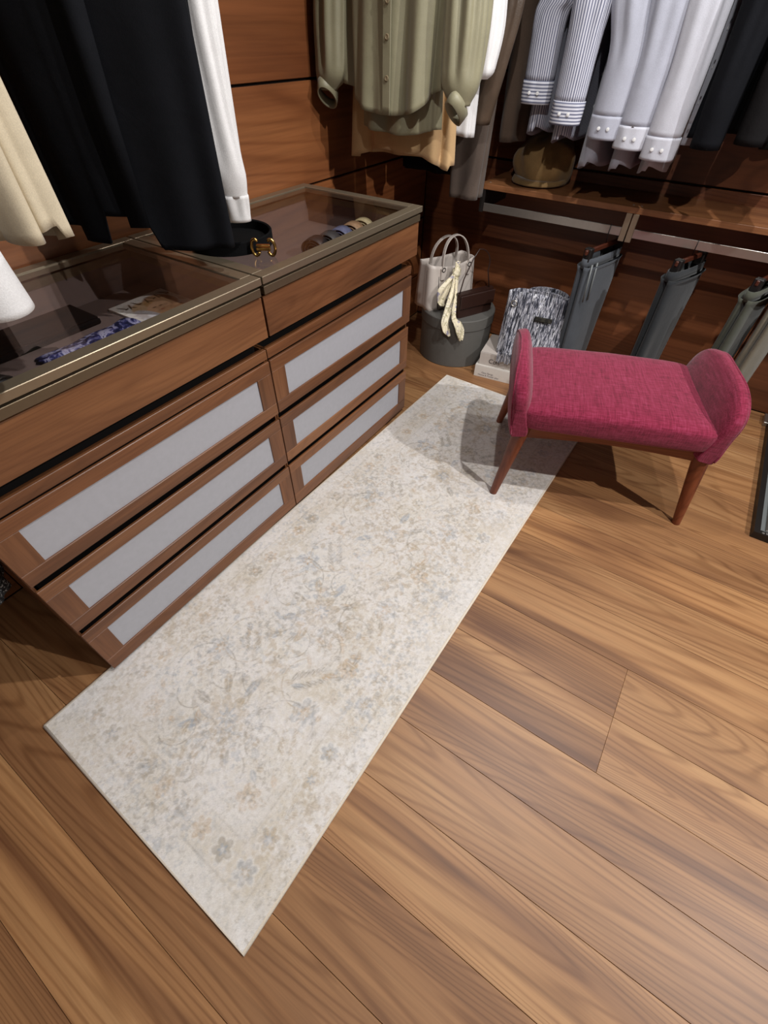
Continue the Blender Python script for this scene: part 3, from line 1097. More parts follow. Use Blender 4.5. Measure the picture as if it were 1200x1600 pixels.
solid(MB().loft(pk, closed=False).build('placket', M['olive'], g, smooth=True), 0.003)
place_buttons(g, M['button'], [(0.003, -0.063, z - z0) for z in (1.348, 1.272, 1.178)] + [(0.003, -0.062, z - z0) for z in (1.425, 1.50, 1.575)], 0.0075)
for sg, zc, xo in ((-1, 0.055, 0.272), (1, 0.045, 0.262)):
    sl = sleeve('sleeve', M['olive'], g, [(sg * 0.175, 0, SH - z0 - 0.09), (sg * 0.228, -0.005, 0.44), (sg * 0.246, -0.012, 0.27), (sg * 0.252, -0.02, 0.14), (sg * xo, -0.03, zc + 0.03)],
                [0.062, 0.06, 0.066, 0.064, 0.034], 0.8, 0.012, (5, 8, 11), seed=23 + sg, n=72)
    ax = Vector((-sg * 0.30, -0.62, -0.72)).normalized()
    e1 = Vector((1, 0, 0)) - ax * ax.x
    e1.normalize()
    e2 = ax.cross(e1)
    rr_ = []
    for k_, (s_, f_) in enumerate(((0.0, 1.02), (0.012, 1.0), (0.034, 0.96))):
        c_ = Vector((sg * xo, -0.030, zc + 0.034)) + ax * s_
        rr_.append([c_ + (e1 * math.cos(a) * 0.029 + e2 * math.sin(a) * 0.048) * f_ for a in np.linspace(0, 2 * math.pi, 36, endpoint=False)])
    solid(MB().loft(rr_).build('cuff', M['olive'], g, smooth=True), 0.004)
cl = MB().tube([(0.06 * math.cos(a), 0.035 * math.sin(a), SH - z0 + 0.005 + 0.01 * math.sin(a)) for a in np.linspace(0, 2 * math.pi, 20)], 0.012, 8)
cl.build('collar', M['olive'], g, smooth=True)
hanger(g, SH - z0, RZ - z0)

# beige tunic under it
g = hang('beige_tunic', 'beige cotton tunic whose pleated hem shows below the olive blouse', 'tunic', -0.225, 1.07, 0.94, -3)
z0 = 0.94
cloth_body('tunic_body', M['beige'], g, SH - z0, 0.0, 0.19, 0.208, 0.05, 0.022, (4, 6, 9), seed=31,
           hem=lambda c, s: (0.03 - 0.045 * abs(c) ** 2.5 if s < 0 else 0.0), n=160)
for sg in (-1, 1):
    sleeve('sleeve', M['beige'], g, [(sg * 0.17, 0, SH - z0 - 0.1), (sg * 0.18, 0.02, 0.55), (sg * 0.17, 0.03, 0.35), (sg * 0.15, 0.03, 0.2)], [0.05, 0.042, 0.038, 0.034], 0.7, seed=32)
hanger(g, SH - z0, RZ - z0)

# white blouse between tunic and leather jacket
g = hang('white_blouse', 'white blouse with a gathered sleeve hanging behind the olive blouse', 'blouse', -0.17, 1.19, 1.0, 0)
z0 = 1.0
cloth_body('blouse_body', M['white'], g, SH - z0, 0.01, 0.17, 0.175, 0.045, 0.012, seed=36, hem=lambda c, s: 0.02 - 0.02 * c)
sleeve('sleeve', M['white'], g, [(0.16, 0, SH - z0 - 0.1), (0.188, -0.01, 0.44), (0.200, -0.01, 0.30), (0.194, -0.015, 0.20), (0.188, -0.015, 0.172)], [0.054, 0.044, 0.048, 0.044, 0.028], 0.8, 0.009, (3, 5, 8), seed=37)
sleeve('sleeve', M['white'], g, [(-0.16, 0, SH - z0 - 0.1), (-0.18, 0, 0.42), (-0.19, 0, 0.27), (-0.18, 0, 0.17)], [0.058, 0.05, 0.046, 0.04], 0.8, seed=38)
hanger(g, SH - z0, RZ - z0)

# dark brown leather jacket
g = hang('leather_jacket', 'dark brown leather jacket hanging behind the white gathered sleeve', 'jacket', -0.19, 1.29, 1.02, 0)
z0 = 1.02
cloth_body('jacket_body', M['leather_coat'], g, SH - z0, 0.05, 0.19, 0.18, 0.05, 0.010, seed=41)
for sg in (-1, 1):
    sleeve('sleeve', M['leather_coat'], g, [(sg * 0.18, 0, SH - z0 - 0.1), (sg * 0.222, 0, 0.36), (sg * 0.205, -0.01, 0.18), (sg * 0.175, -0.015, 0.02)], [0.062, 0.054, 0.05, 0.046], 0.8, 0.009, (2, 5, 7), seed=42)
hanger(g, SH - z0, RZ - z0)

# taupe trousers and dark coat further back


def trousers(name, label, mat, x, y, zt, zb, rz, wt, wb, d=0.022, seed=0, gap=True, lean=0.0, waist=True, hook_z=None):
    g = thing(name, label, 'trousers', (x, y, zb), R(rz))
    H = zt - zb
    for i, (sx, sy) in enumerate(((1, 1), (1, -1))):
        cloth_body('trouser_leg', mat, g, H - 0.03, 0.0 + 0.006 * i, wt, wb, d * 0.9, 0.006, (2, 3, 5), seed=seed + i, n=72, m=30, ztop_w=wt, sh=0.01,
                   y0=(0.014 if i else -0.014), dx=lambda t, i=i: lean * t + (0.012 * t if i else 0.0), taper=0.8)
    if waist:
        r = []
        for z, k in ((H, 1.0), (H - 0.036, 1.01)):
            r.append([(wt * k * spow(math.cos(a), 0.7), 0.024 * spow(math.sin(a), 0.7), z) for a in np.linspace(0, 2 * math.pi, 48, endpoint=False)])
        solid(MB().loft(r).build('waistband', mat, g, smooth=True), 0.003)
    return g


trousers('taupe_trousers', 'long taupe trousers hanging behind the brown leather jacket', M['taupe'], -0.085, 1.38, 1.36, 0.775, 0, 0.095, 0.062, 0.03, 51, waist=True)
g = hang('dark_coat', 'black long coat in the shadow below the beige tunic hem', 'coat', -0.28, 1.46, 0.84, 0)
z0 = 0.84
cloth_body('coat_body', M['navy_cloth'], g, SH - z0, 0.0, 0.19, 0.17, 0.05, 0.012, seed=55)
for sg in (-1, 1):
    sleeve('sleeve', M['navy_cloth'], g, [(sg * 0.17, 0, SH - z0 - 0.1), (sg * 0.19, 0, 0.5), (sg * 0.19, 0, 0.3), (sg * 0.18, 0, 0.2)], [0.055, 0.05, 0.045, 0.04], 0.75, seed=56)
# its hanger hooks on the rail end
MB().tube([(0, 0, SH - z0), (0.0, -0.06, RZ - z0 - 0.03), (0.08, -0.06, RZ - z0 - 0.015)], 0.003, 8).build('hook', M['steel'], g, smooth=True)

# tweed coat left of the near cabinet
g = hang('tweed_coat', 'black and silver tweed coat hanging beside the near end of the cabinets', 'coat', -0.285, -0.866, 0.385, 0)
z0 = 0.385
cloth_body('coat_body', M['tweed2'], g, SH - z0, 0.0, 0.19, 0.20, 0.06, 0.008, seed=61)
for sg in (-1, 1):
    sleeve('sleeve', M['tweed2'], g, [(sg * 0.16, 0, SH - z0 - 0.1), (sg * 0.165, 0, 0.75), (sg * 0.165, 0, 0.6), (sg * 0.16, 0, 0.5)], [0.055, 0.045, 0.04, 0.038], 0.75, seed=62)
hanger(g, SH - z0, RZ - z0)

# --- right rail ------------------------------------------------------------------------------
t = thing('hanging_rail', 'round steel hanging rail along the back wall above the shelf', 'rail', (0.9, 1.57, RZ))
MB().tube([(-0.98, 0, -0.012), (1.3, 0, -0.012)], 0.011, 14).build('rail_bar', M['steel'], t, smooth=True)
for x in (-0.95, 0.1, 1.25):
    MB().tube([(x, 0, -0.012), (x, YB - 1.57, -0.012)], 0.006, 10).build('wall_bracket', M['steel'], t, smooth=True)

trousers('brown_trousers', 'long brown twill trousers folded at the left end of the back rail', M['brown_twill'], 0.0, 1.60, 1.70, 0.955, 62, 0.075, 0.06, 0.028, 65)


def shirt(label, x, y, zb, rz, mat, cuffmat, seed, w_=0.19, d=0.045, sl=0.0, buttons=True, name='dress_shirt', cuffdrop=0.10, second=True, spread=0.0):
    g = hang(name, label, 'shirt', x, y, zb, rz)
    H = SH - zb
    cloth_body('shirt_body', mat, g, H, 0.0, w_, w_ * 0.98, d, 0.006, (2, 3, 5), seed=seed, hem=tails(0.0, -0.015, 0.03))
    for sg in (-1, 1):
        if sg > 0 and not second:
            continue
        xe = sg * (w_ + 0.012 + spread)
        sv = sleeve('sleeve', mat, g, [(sg * (w_ - 0.02), 0, H - 0.1), (sg * (w_ + 0.005), -0.012, H - 0.3), (xe, -0.022 + sl, cuffdrop + 0.16), (xe, -0.022 + sl, cuffdrop)],
                    [0.050, 0.046, 0.042, 0.041], 1.32, 0.006, seed=seed + 2, yaw=0.0)
        cf = sleeve('cuff', cuffmat, g, [(xe, -0.022 + sl, cuffdrop + 0.003), (xe, -0.022 + sl, cuffdrop - 0.062)], [0.0418, 0.0408], 1.34, 0.0015, seed=seed + 2, thick=0.003)
    xe = -(w_ + 0.012 + spread)
    for dy in (-0.018, 0.014):
        mb = MB().lathe([(0.001, 0.0), (0.0055, 0.0), (0.0055, 0.002), (0.001, 0.0026)], n=12)
        Mx = Matrix.Translation((xe - 0.0435, -0.022 + sl + dy, cuffdrop - 0.03)) @ Matrix.Rotation(R(-90), 4, 'Y')
        mb.v = [tuple(Mx @ Vector(q)) for q in mb.v]
        mb.build('button', M['wbutton'], g)
    place_buttons(g, M['wbutton'], [(0.0, -d - 0.014, z) for z in np.arange(0.1, H - 0.1, 0.09)], 0.005)
    cl = MB().tube([(0.055 * math.cos(a), 0.04 * math.sin(a), H + 0.005) for a in np.linspace(0, 2 * math.pi, 20)], 0.014, 8)
    cl.build('collar', mat, g, smooth=True)
    hanger(g, H, RZ - zb)
    return g


shirt('blue striped shirt partly hidden at the left end of the shirts', 0.155, 1.62, 1.00, 90, M['stripe'], M['stripe_cuff'], 71, cuffdrop=0.16, sl=0.03)
shirt('blue striped shirt with its buttoned striped cuff facing forward above the cap', 0.270, 1.57, 0.99, 92, M['stripe'], M['stripe_cuff'], 75, sl=0.008, cuffdrop=0.125)
shirt('pale grey shirt hanging right beside the front striped shirt', 0.40, 1.58, 0.92, 90, M['grey_white'], M['grey_white'], 81, cuffdrop=0.165, sl=-0.02)
shirt('plain white shirt between the pale grey shirt and the outermost white shirt', 0.513, 1.58, 0.925, 91, M['grey_white'], M['shirt_white'], 85, cuffdrop=0.14)
shirt('outermost white shirt hanging next to the dark navy jacket', 0.627, 1.575, 0.93, 88, M['shirt_white'], M['shirt_white'], 91, cuffdrop=0.115)


def jacket(label, x, y, zb, rz, mat, seed, w_=0.2, d=0.05):
    g = hang('jacket', label, 'jacket', x, y, zb, rz)
    H = SH - zb
    cloth_body('jacket_body', mat, g, H, 0.02, w_, w_, d, 0.010, (4, 6, 8), seed=seed, hem=lambda c, s: 0.02 * abs(c))
    for sg in (-1, 1):
        sleeve('sleeve', mat, g, [(sg * (w_ - 0.02), 0, H - 0.1), (sg * (w_ + 0.02), -0.02, H * 0.62), (sg * (w_ + 0.03), -0.025, H * 0.3), (sg * (w_ + 0.02), -0.030, 0.02)], [0.056, 0.054, 0.050, 0.047], 0.95, 0.005, seed=seed + 1)
    for k in range(3):
        place_buttons(g, M['black'], [(sg2, -d - 0.02, H * 0.3 + 0.09 * k) for sg2 in (0.0,)], 0.008)
    hanger(g, H, RZ - zb)


jacket('dark navy jacket hanging right beside the white shirts', 0.755, 1.57, 1.01, 89, M['navy_cloth'], 95)
jacket('dark charcoal jacket between the navy jacket and the green jacket', 0.872, 1.57, 1.03, 90, M['dark_cloth'], 99)
jacket('dark green jacket hanging at the right end of the back rail', 0.99, 1.56, 1.0, 91, M['green_cloth'], 103)

# ------------------------------------------------------------------ shelf on the back wall
SF, SZ = 1.50, 0.8105
sh = thing('wall_shelf', 'long walnut shelf on the back wall with a flat steel trouser rail below', 'shelf', (0.9, (SF + YB) / 2, SZ - 0.022))
B = lambda name, mat, *a, parent=sh, b=0.0: MB().box(*a, b).build(name, M[mat], parent, world=True)
B('shelf_board', 'walnut_x', -0.063, 2.3, SF, YB, SZ - 0.022, SZ, b=0.0015)
B('rail_bar', 'steel', -0.036, 0.592, SF - 0.001, SF + 0.006, 0.7055, 0.737, b=0.001)
B('rail_bar', 'steel', 0.642, 2.3, SF - 0.001, SF + 0.006, 0.7055, 0.737, b=0.001)
for x in (0.592, 0.6195):
    B('strap', 'bronze', x, x + 0.0225, SF - 0.003, SF + 0.004, 0.688, SZ - 0.022, b=0.001)
B('end_bracket', 'blackmetal', -0.058, -0.038, SF + 0.001, SF + 0.012, 0.70, SZ - 0.022)
B('end_bracket', 'blackmetal', -0.058, -0.05, SF + 0.012, YB, 0.70, SZ - 0.022)
for x in (-0.033, 0.602, 0.633):
    MB().lathe([(0.001, 0), (0.0045, 0), (0.0045, 0.001), (0.001, 0.0016)], (x, SF + 0.035, SZ), 12).build('screw_head', M['screw'], sh, world=True)

# cap on the shelf
cap = thing('newsboy_cap', 'brown suede newsboy cap lying on the walnut shelf under the striped shirts', 'cap', (0.150, 1.665, SZ), R(-4))
rings = []
for i in range(30):
    q = i / 29
    r = []
    for j in range(72):
        th = 2 * math.pi * j / 72
        a = -0.55 + q * (math.pi / 2 + 0.55)
        front = max(0.0, -math.sin(th))
        rr = (0.134 if a < 0 else 0.134) * max(0.02, math.cos(a)) ** (0.5 if a > 0 else 1.0)
        zz = 0.058 + (0.108 * math.sin(a) if a > 0 else 0.055 * math.sin(a) / math.sin(0.55))
        slump = 0.020 * front * max(0, math.sin(2 * a)) - 0.016 * max(0, math.sin(th)) * max(0, math.sin(a))
        fold = 0.007 * math.sin(7 * th + 5 * q) * math.sin(math.pi * min(1, q * 1.1)) + 0.006 * math.sin(3 * th - 7 * q)
        rr += fold
        zz += 0.006 * math.sin(4 * th + 6 * q) * q - slump
        r.append((rr * math.cos(th), rr * math.sin(th) * 0.84 + 0.015, zz))
    rings.append(r)
MB().loft(rings, False, True).build('crown', M['suede'], cap, smooth=True)
MB().loft([[(0.118 * k * math.cos(2 * math.pi * j / 48), 0.100 * k * math.sin(2 * math.pi * j / 48) + 0.015, z) for j in range(48)] for z, k in ((0.002, 0.97), (0.002, 1.0), (0.018, 1.03), (0.022, 0.97))], True, False).build('band', M['suede'], cap, smooth=True)
br = []
for j in range(33):
    a = math.pi * (1.04 + 0.92 * j / 32)
    k = math.sin(math.pi * j / 32) ** 0.7
    x, y = 0.120 * math.cos(a), 0.102 * math.sin(a) + 0.015
    br.append([(x, y, 0.026), (x * (1 + 0.05 * k), y - 0.026 * k, 0.026 - 0.006 * k), (x * (1 + 0.08 * k), y - 0.048 * k, 0.012), (x * (1 + 0.08 * k), y - 0.047 * k, 0.006), (x, y, 0.012)])
MB().loft(br, True, True).build('brim', M['suede'], cap, smooth=True)

# trousers on the lower rail, each on its own clip hanger


def clip_hanger(label, x, y, rz, zb, half=0.13, yoff=0.0):
    """wire hook over the flat rail, wooden bar and two clips; zb is the height of the bar"""
    g = thing('trouser_hanger', label, 'hanger', (x, y, zb), R(rz))
    MB().box(-half, half, -0.006, 0.006, -0.008, 0.012, 0.003).build('bar', M['hangwood'], g)
    inv = ROOT[g].inverted()
    pts = [Vector((x, y, zb + 0.012)), Vector((x, SF - 0.006, zb + 0.05)), Vector((x, SF - 0.006, 0.735)), Vector((x, SF + 0.002, 0.7405)), Vector((x, SF + 0.011, 0.735)), Vector((x, SF + 0.011, 0.715))]
    MB().tube([inv @ p for p in pts], 0.0018, 6).build('hook', M['blackmetal'], g, smooth=True)
    for sg in (-1, 1):
        MB().box(sg * half * 0.82 - 0.014, sg * half * 0.82 + 0.014, -0.016, 0.016, -0.036, 0.016, 0.003).build('clip', M['black'], g)
    return g


clip_hanger('clip hanger holding the grey drawstring trousers', 0.548, 1.515, 74, 0.655, 0.15)
tr = trousers('grey_trousers', 'grey drawstring trousers hanging below the shelf next to the streaked tote', M['grey_cloth'], 0.548, 1.515, 0.632, 0.08, 74, 0.142, 0.12, 0.028, 111, lean=0.02)
for sx in (-0.02, 0.02):
    MB().tube([(-0.105 + sx, -0.034, 0.535), (-0.105 + sx, -0.040, 0.45), (-0.098 + sx, -0.040, 0.38)], 0.0035, 8).build('drawstring', M['pewter'], tr, smooth=True)
clip_hanger('clip hanger holding the charcoal trousers', 0.885, 1.515, 70, 0.668, 0.11)
trousers('charcoal_trousers', 'dark charcoal trousers hanging below the shelf behind the bench', M['charcoal'], 0.885, 1.515, 0.645, 0.09, 70, 0.13, 0.10, 0.026, 121, lean=0.0)
clip_hanger('clip hanger holding the moss green trousers', 1.165, 1.515, 72, 0.655, 0.10)
trousers('moss_trousers', 'moss green trousers hanging below the shelf beside the stone coloured pair', M['moss'], 1.165, 1.515, 0.632, 0.10, 72, 0.12, 0.09, 0.024, 131)
clip_hanger('clip hanger holding the stone coloured trousers', 1.268, 1.515, 72, 0.655, 0.10)
trousers('stone_trousers', 'stone coloured trousers hanging at the right end of the lower rail', M['stone'], 1.268, 1.515, 0.632, 0.12, 72, 0.12, 0.09, 0.024, 141)

# ------------------------------------------------------------------ hat box, bags, books
hb = thing('hat_box', 'round grey hat box on the floor behind the cabinets', 'box', (-0.085, 1.476, 0), 0)
auto_smooth(MB().lathe([(0.19, 0.0), (0.194, 0.003), (0.194, 0.228)], n=64).build('box_body', M['boxgrey'], hb), 30)
auto_smooth(MB().lathe([(0.1965, 0.205), (0.199, 0.205), (0.199, 0.256), (0.196, 0.26), (0.001, 0.26)], n=64, cap=False).build('lid', M['boxgrey'], hb), 30)

bag = thing('leather_handbag', 'pale grey leather handbag with a scarf tied on, standing on the hat box', 'handbag', (-0.178, 1.315, 0.2605), R(65.5))
bL, bD, bH = 0.285, 0.135, 0.222
rings = []
for i in range(13):
    s = i / 12
    z = bH * s
    k = 1 - 0.06 * s
    dk = 1 - 0.22 * s
    r = []
    for a, b_ in [(0, 0), (.1, -.012), (.3, -.02), (.5, -.02), (.7, -.018), (.9, -.01), (1, 0), (1.02, .25), (.985, .5), (1.02, .75), (1, 1), (.9, 1.02), (.5, 1.06), (.1, 1.02), (0, 1), (-.02, .75), (.02, .5), (-.02, .25)]:
        x = (a - 0.5) * bL * k + bL / 2
        y = (b_ - 0.5) * bD * dk + bD / 2
        dip = -0.022 * math.sin(math.pi * min(1, max(0, a))) * s ** 4 if (b_ <= 0.02) else (-0.01 * math.sin(math.pi * min(1, max(0, a))) * s ** 4)
        r.append((x, y, z + dip + 0.0))
    rings.append(r)
o = MB().loft(rings, True, False).build('bag_body', M['leather'], bag, smooth=True)
solid(o, 0.004)
for x in (0.05, 0.165):
    MB().tube([(x, -0.0045, 0.006), (x, -0.002, 0.08), (x + 0.001, 0.008, 0.165)], 0.0016, 6).build('seam', M['black'], bag, smooth=True)
MB().tube([(-0.004, 0.04, 0.006), (0.0, 0.045, 0.12), (0.004, 0.05, 0.19)], 0.0013, 6).build('seam', M['black'], bag, smooth=True)
for x in (0.07, 0.235):
    MB().box(x - 0.012, x + 0.012, -0.004, 0.012, 0.145, 0.203, 0.004).build('handle_tab', M['leather'], bag)
    MB().tube([(x + 0.010 * math.cos(a), -0.004, 0.196 + 0.010 * math.sin(a)) for a in np.linspace(0, 2 * math.pi, 14)], 0.0022, 6).build('ring', M['blackmetal'], bag, smooth=True)


def strap(pts, wdt, th, name, mat, parent):
    """flat strap along pts (width lies across y)"""
    r = []
    P = [Vector(p) for p in pts]
    for i, p in enumerate(P):
        tn = (P[min(i + 1, len(P) - 1)] - P[max(i - 1, 0)]).normalized()
        sd = Vector((0, 1, 0)) - tn * tn.y
        sd.normalize()
        nr = tn.cross(sd)
        r.append([p + sd * wdt / 2 + nr * th / 2, p - sd * wdt / 2 + nr * th / 2, p - sd * wdt / 2 - nr * th / 2, p + sd * wdt / 2 - nr * th / 2])
    return MB().loft(r, True, True).build(name, mat, parent, smooth=False)


for yy, tip, lean in ((0.010, 0.335, 0.02), (0.112, 0.315, -0.02)):
    pts = [(0.0 + 0.07 + 0.165 * (0.5 - 0.5 * math.cos(a)), yy + lean * math.sin(a), 0.195 + (tip - 0.195) * math.sin(a) ** 0.75) for a in np.linspace(0, math.pi, 23)]
    strap(pts, 0.016, 0.005, 'handle', M['leather'], bag)

# scarf knotted to the handle, its tails falling over the hat box lid
sc = thing('silk_scarf', 'cream printed silk scarf knotted round the pale grey handbag', 'scarf', (-0.115, 1.36, 0.2605), 0)


def ribbon(pts, wd, name, parent, ripple=0.006, mat='scarf', drift=(0.7, -0.7, 0)):
    P = [Vector(p) for p in pts]
    Q = []
    for i in range(len(P) - 1):
        for k in range(6):
            s = k / 6
            p0, p1, p2, p3 = P[max(i - 1, 0)], P[i], P[i + 1], P[min(i + 2, len(P) - 1)]
            Q.append((0.5 * ((2 * p1) + (p2 - p0) * s + (2 * p0 - 5 * p1 + 4 * p2 - p3) * s * s + (3 * p1 - p0 - 3 * p2 + p3) * s ** 3), wd[i] * (1 - s) + wd[i + 1] * s))
    Q.append((P[-1], wd[-1]))
    sd = Vector(drift).normalized()
    nr = Vector((-sd.y, sd.x, 0))
    rings = []
    for i, (p, w_) in enumerate(Q):
        rings.append([p + sd * w_ * (u - 0.5) + Vector((0.75, -0.75, 0)).normalized() * ripple * math.sin(u * 9 + i * 0.4) for u in np.linspace(0, 1, 9)])
    o = MB().loft(rings, closed=False).build(name, M[mat], parent, smooth=True, world=True)
    solid(o, 0.002)
    return o


dirf = (0.41, 0.91, 0)
kn = Vector((-0.092, 1.412, 0.445))
mb = MB()
superel(mb, kn, (0.022, 0.026, 0.026), 1.0, 1.0, 14, 22, None, lambda p: p * (1 + 0.12 * math.sin(p.z * 300 + p.x * 200)))
mb.build('knot', M['scarf'], sc, smooth=True, world=True)
ribbon([(-0.09, 1.41, 0.50), (-0.09, 1.40, 0.45), (-0.110, 1.34, 0.39), (-0.118, 1.33, 0.33), (-0.108, 1.335, 0.30)], [0.03, 0.035, 0.085, 0.06, 0.02], 'bow_loop', sc, drift=dirf)
ribbon([(-0.088, 1.405, 0.45), (-0.070, 1.36, 0.38), (-0.062, 1.31, 0.31), (-0.055, 1.268, 0.262), (-0.038, 1.262, 0.215), (-0.022, 1.264, 0.19)], [0.03, 0.05, 0.05, 0.055, 0.045, 0.01], 'tail', sc, drift=dirf)
ribbon([(-0.086, 1.41, 0.44), (-0.045, 1.34, 0.36), (-0.018, 1.285, 0.285), (0.012, 1.276, 0.262), (0.03, 1.281, 0.225), (0.04, 1.284, 0.175)], [0.02, 0.02, 0.025, 0.05, 0.055, 0.02], 'tail', sc, drift=dirf)

bb = thing('brown_clutch', 'dark brown leather shoulder bag leaning in front of the pale grey handbag', 'handbag', (-0.035, 1.338, 0.2605), R(63))
rr = []
for s in np.linspace(0, 1, 7):
    z = 0.115 * s
    dd = 0.05 * (1 - 0.3 * s)
    rr.append([(x, y + 0.004 * math.sin(9 * x), z) for x, y in [(0.008, -dd * .5), (0.1, -dd * .56), (0.2, -dd * .5), (0.225, -dd * .3), (0.225, dd * .3), (0.2, dd * .5), (0.1, dd * .52), (0.008, dd * .5), (0, dd * .3), (0, -dd * .3)]])
auto_smooth(MB().loft(rr, True, True).build('bag_body', M['brownbag'], bb), 50)
MB().box(0.004, 0.221, -0.031, -0.024, 0.045, 0.112, 0.003).build('flap', M['brownbag'], bb)
MB().tube([(0.01, 0, 0.11), (0.03, 0.005, 0.18), (0.075, 0.01, 0.262), (0.115, 0.02, 0.30)] + [(0.115 + 0.05 * math.sin(a) * 1.6, 0.02, 0.25 + 0.05 * math.cos(a) * 1.6 - 0.03) for a in np.linspace(0.3, 1.9, 8)] + [(0.2, 0.0, 0.11)], 0.003, 8).build('shoulder_strap', M['brownbag'], bb, smooth=True)

bk = lambda name, label, x0, y0, rz, w_, d_, z0, h_, cm: (name, label, x0, y0, rz, w_, d_, z0, h_, cm)
for label, x0, y0, rz, w_, d_, z0, h_, cm, lines in (
        ('thick white book at the bottom of the floor stack beside the hat box', 0.138, 1.298, 8, 0.30, 0.23, 0.0, 0.066, 'book2', [('Gaut Rangy', 0.014, 0.040, 0.032, 'inklight'), ('Home & Power play', 0.014, 0.022, 0.018, 'inklight')]),
        ('pale grey book on top of the white one, under the streaked tote', 0.150, 1.312, 9, 0.29, 0.22, 0.0665, 0.068, 'book', [('Con', 0.032, 0.050, 0.024, 'ink')])):
    b_ = thing('book', label, 'book', (x0, y0, z0), R(rz))
    th = 0.004
    mb = MB()
    mb.box(0, w_, 0, d_, 0, th, 0.001).box(0, w_, 0, d_, h_ - th, h_, 0.001).box(0, w_, -0.001, 0.004, 0, h_, 0.001)
    mb.build('cover', M[cm], b_)
    MB().box(0.004, w_ - 0.004, 0.004, d_ - 0.005, th, h_ - th).build('pages', M['pages'], b_)
    for txt, size, px, pz, ink in lines:
        cu = bpy.data.curves.new('spine_title', 'FONT')
        cu.body = txt
        cu.size = size if txt != 'Con' else 0.034
        cu.extrude = 0.0002
        to = bpy.data.objects.new('spine_title', cu)
        me = bpy.data.meshes.new_from_object(to)
        bpy.data.objects.remove(to)
        me.materials.append(M[ink])
        me.name = 'spine_title'
        o = bpy.data.objects.new('spine_title', me)
        COL.objects.link(o)
        o.parent = b_
        o.location = (px, -0.0015, pz - 0.008)
        o.rotation_euler = (R(90), 0, 0)

tote = thing('woven_tote', 'black and white streaked woven tote bag standing on the books behind the bench', 'bag', (0.212, 1.375, 0.1350), R(9))
tw, th_ = 0.312, 0.285
rings = []
for i in range(15):
    s = i / 14
    z = th_ * s
    yl = 0.055 * s
    r = []
    for j in range(48):
        a = 2 * math.pi * j / 48
        c, sn = math.cos(a), math.sin(a)
        x = tw / 2 + (tw / 2) * (1 - 0.04 * s) * spow(c, 0.6) - 0.012 * s
        y = yl + (0.045 - 0.02 * s) * spow(sn, 0.7) + 0.004 * math.sin(7 * a + 5 * s)
        r.append((x, y, z + (0.014 * math.sin(math.pi * (c * 0.5 + 0.5)) * s ** 3)))
    rings.append(r)
solid(MB().loft(rings, True, False).build('bag_body', M['tweed'], tote, smooth=True), 0.004)
for yy in (0.028, 0.082):
    pts = [(0.08 + 0.19 * (0.5 - 0.5 * math.cos(a)), yy + 0.01, 0.272 + 0.030 * math.sin(a)) for a in np.linspace(0, math.pi, 19)]
    strap(pts, 0.014, 0.022, 'handle', M['tweed'], tote)
MB().tube([(0.035 + 0.013 * math.cos(a), 0.012, 0.245 + 0.013 * math.sin(a)) for a in np.linspace(0, 2 * math.pi, 16)], 0.003, 8).build('eyelet', M['steel'], tote, smooth=True)
fr = MB()
for k in range(12):
    x = 0.02 + 0.011 * k
    fr.box(x, x + 0.008, -0.075, -0.069, -0.022 - 0.012 * math.sin(k * 1.7) * 0.5, 0.03)
# fringe hangs over the front of the books
fo = fr.build('fringe', M['tweed'], tote)
fo['kind'] = 'stuff'
MB().box(0.15, 0.235, -0.012, -0.006, 0.19, 0.213, 0.004).build('handle_slot', M['tweed_dark'], tote)

# ------------------------------------------------------------------ things on and in the glass display tops
tr_ = thing('velvet_tray', 'round black velvet tray on the glass lid under the black coat', 'tray', (-0.215, 0.14, 0.869))
auto_smooth(MB().lathe([(0.108, 0.0), (0.115, 0.0), (0.116, 0.03), (0.113, 0.033), (0.109, 0.03), (0.108, 0.008), (0.001, 0.008)], n=64, cap=True).build('tray_body', M['felt'], tr_), 30)

gd = thing('gold_ornament', 'polished gold horsebit shaped ornament standing on the glass lid corner', 'ornament', (-0.068, 0.1185, 0.8665), R(36))
for sg in (-1, 1):
    pts = [(sg * 0.021 + sg * 0.0105 * math.cos(a), 0.0, 0.0225 + 0.0195 * math.sin(a)) for a in np.linspace(-2.6, 2.3, 20)]
    MB().tube(pts, 0.0042, 10).build('stirrup_ring', M['gold'], gd, smooth=True)
MB().box(-0.019, 0.019, -0.005, 0.005, 0.015, 0.024, 0.002).build('bar', M['gold'], gd)
MB().box(-0.019, 0.019, -0.0055, 0.0055, 0.026, 0.030, 0.0015).build('bar', M['gold'], gd)

# magazine
MW, ML = 0.26, 0.19


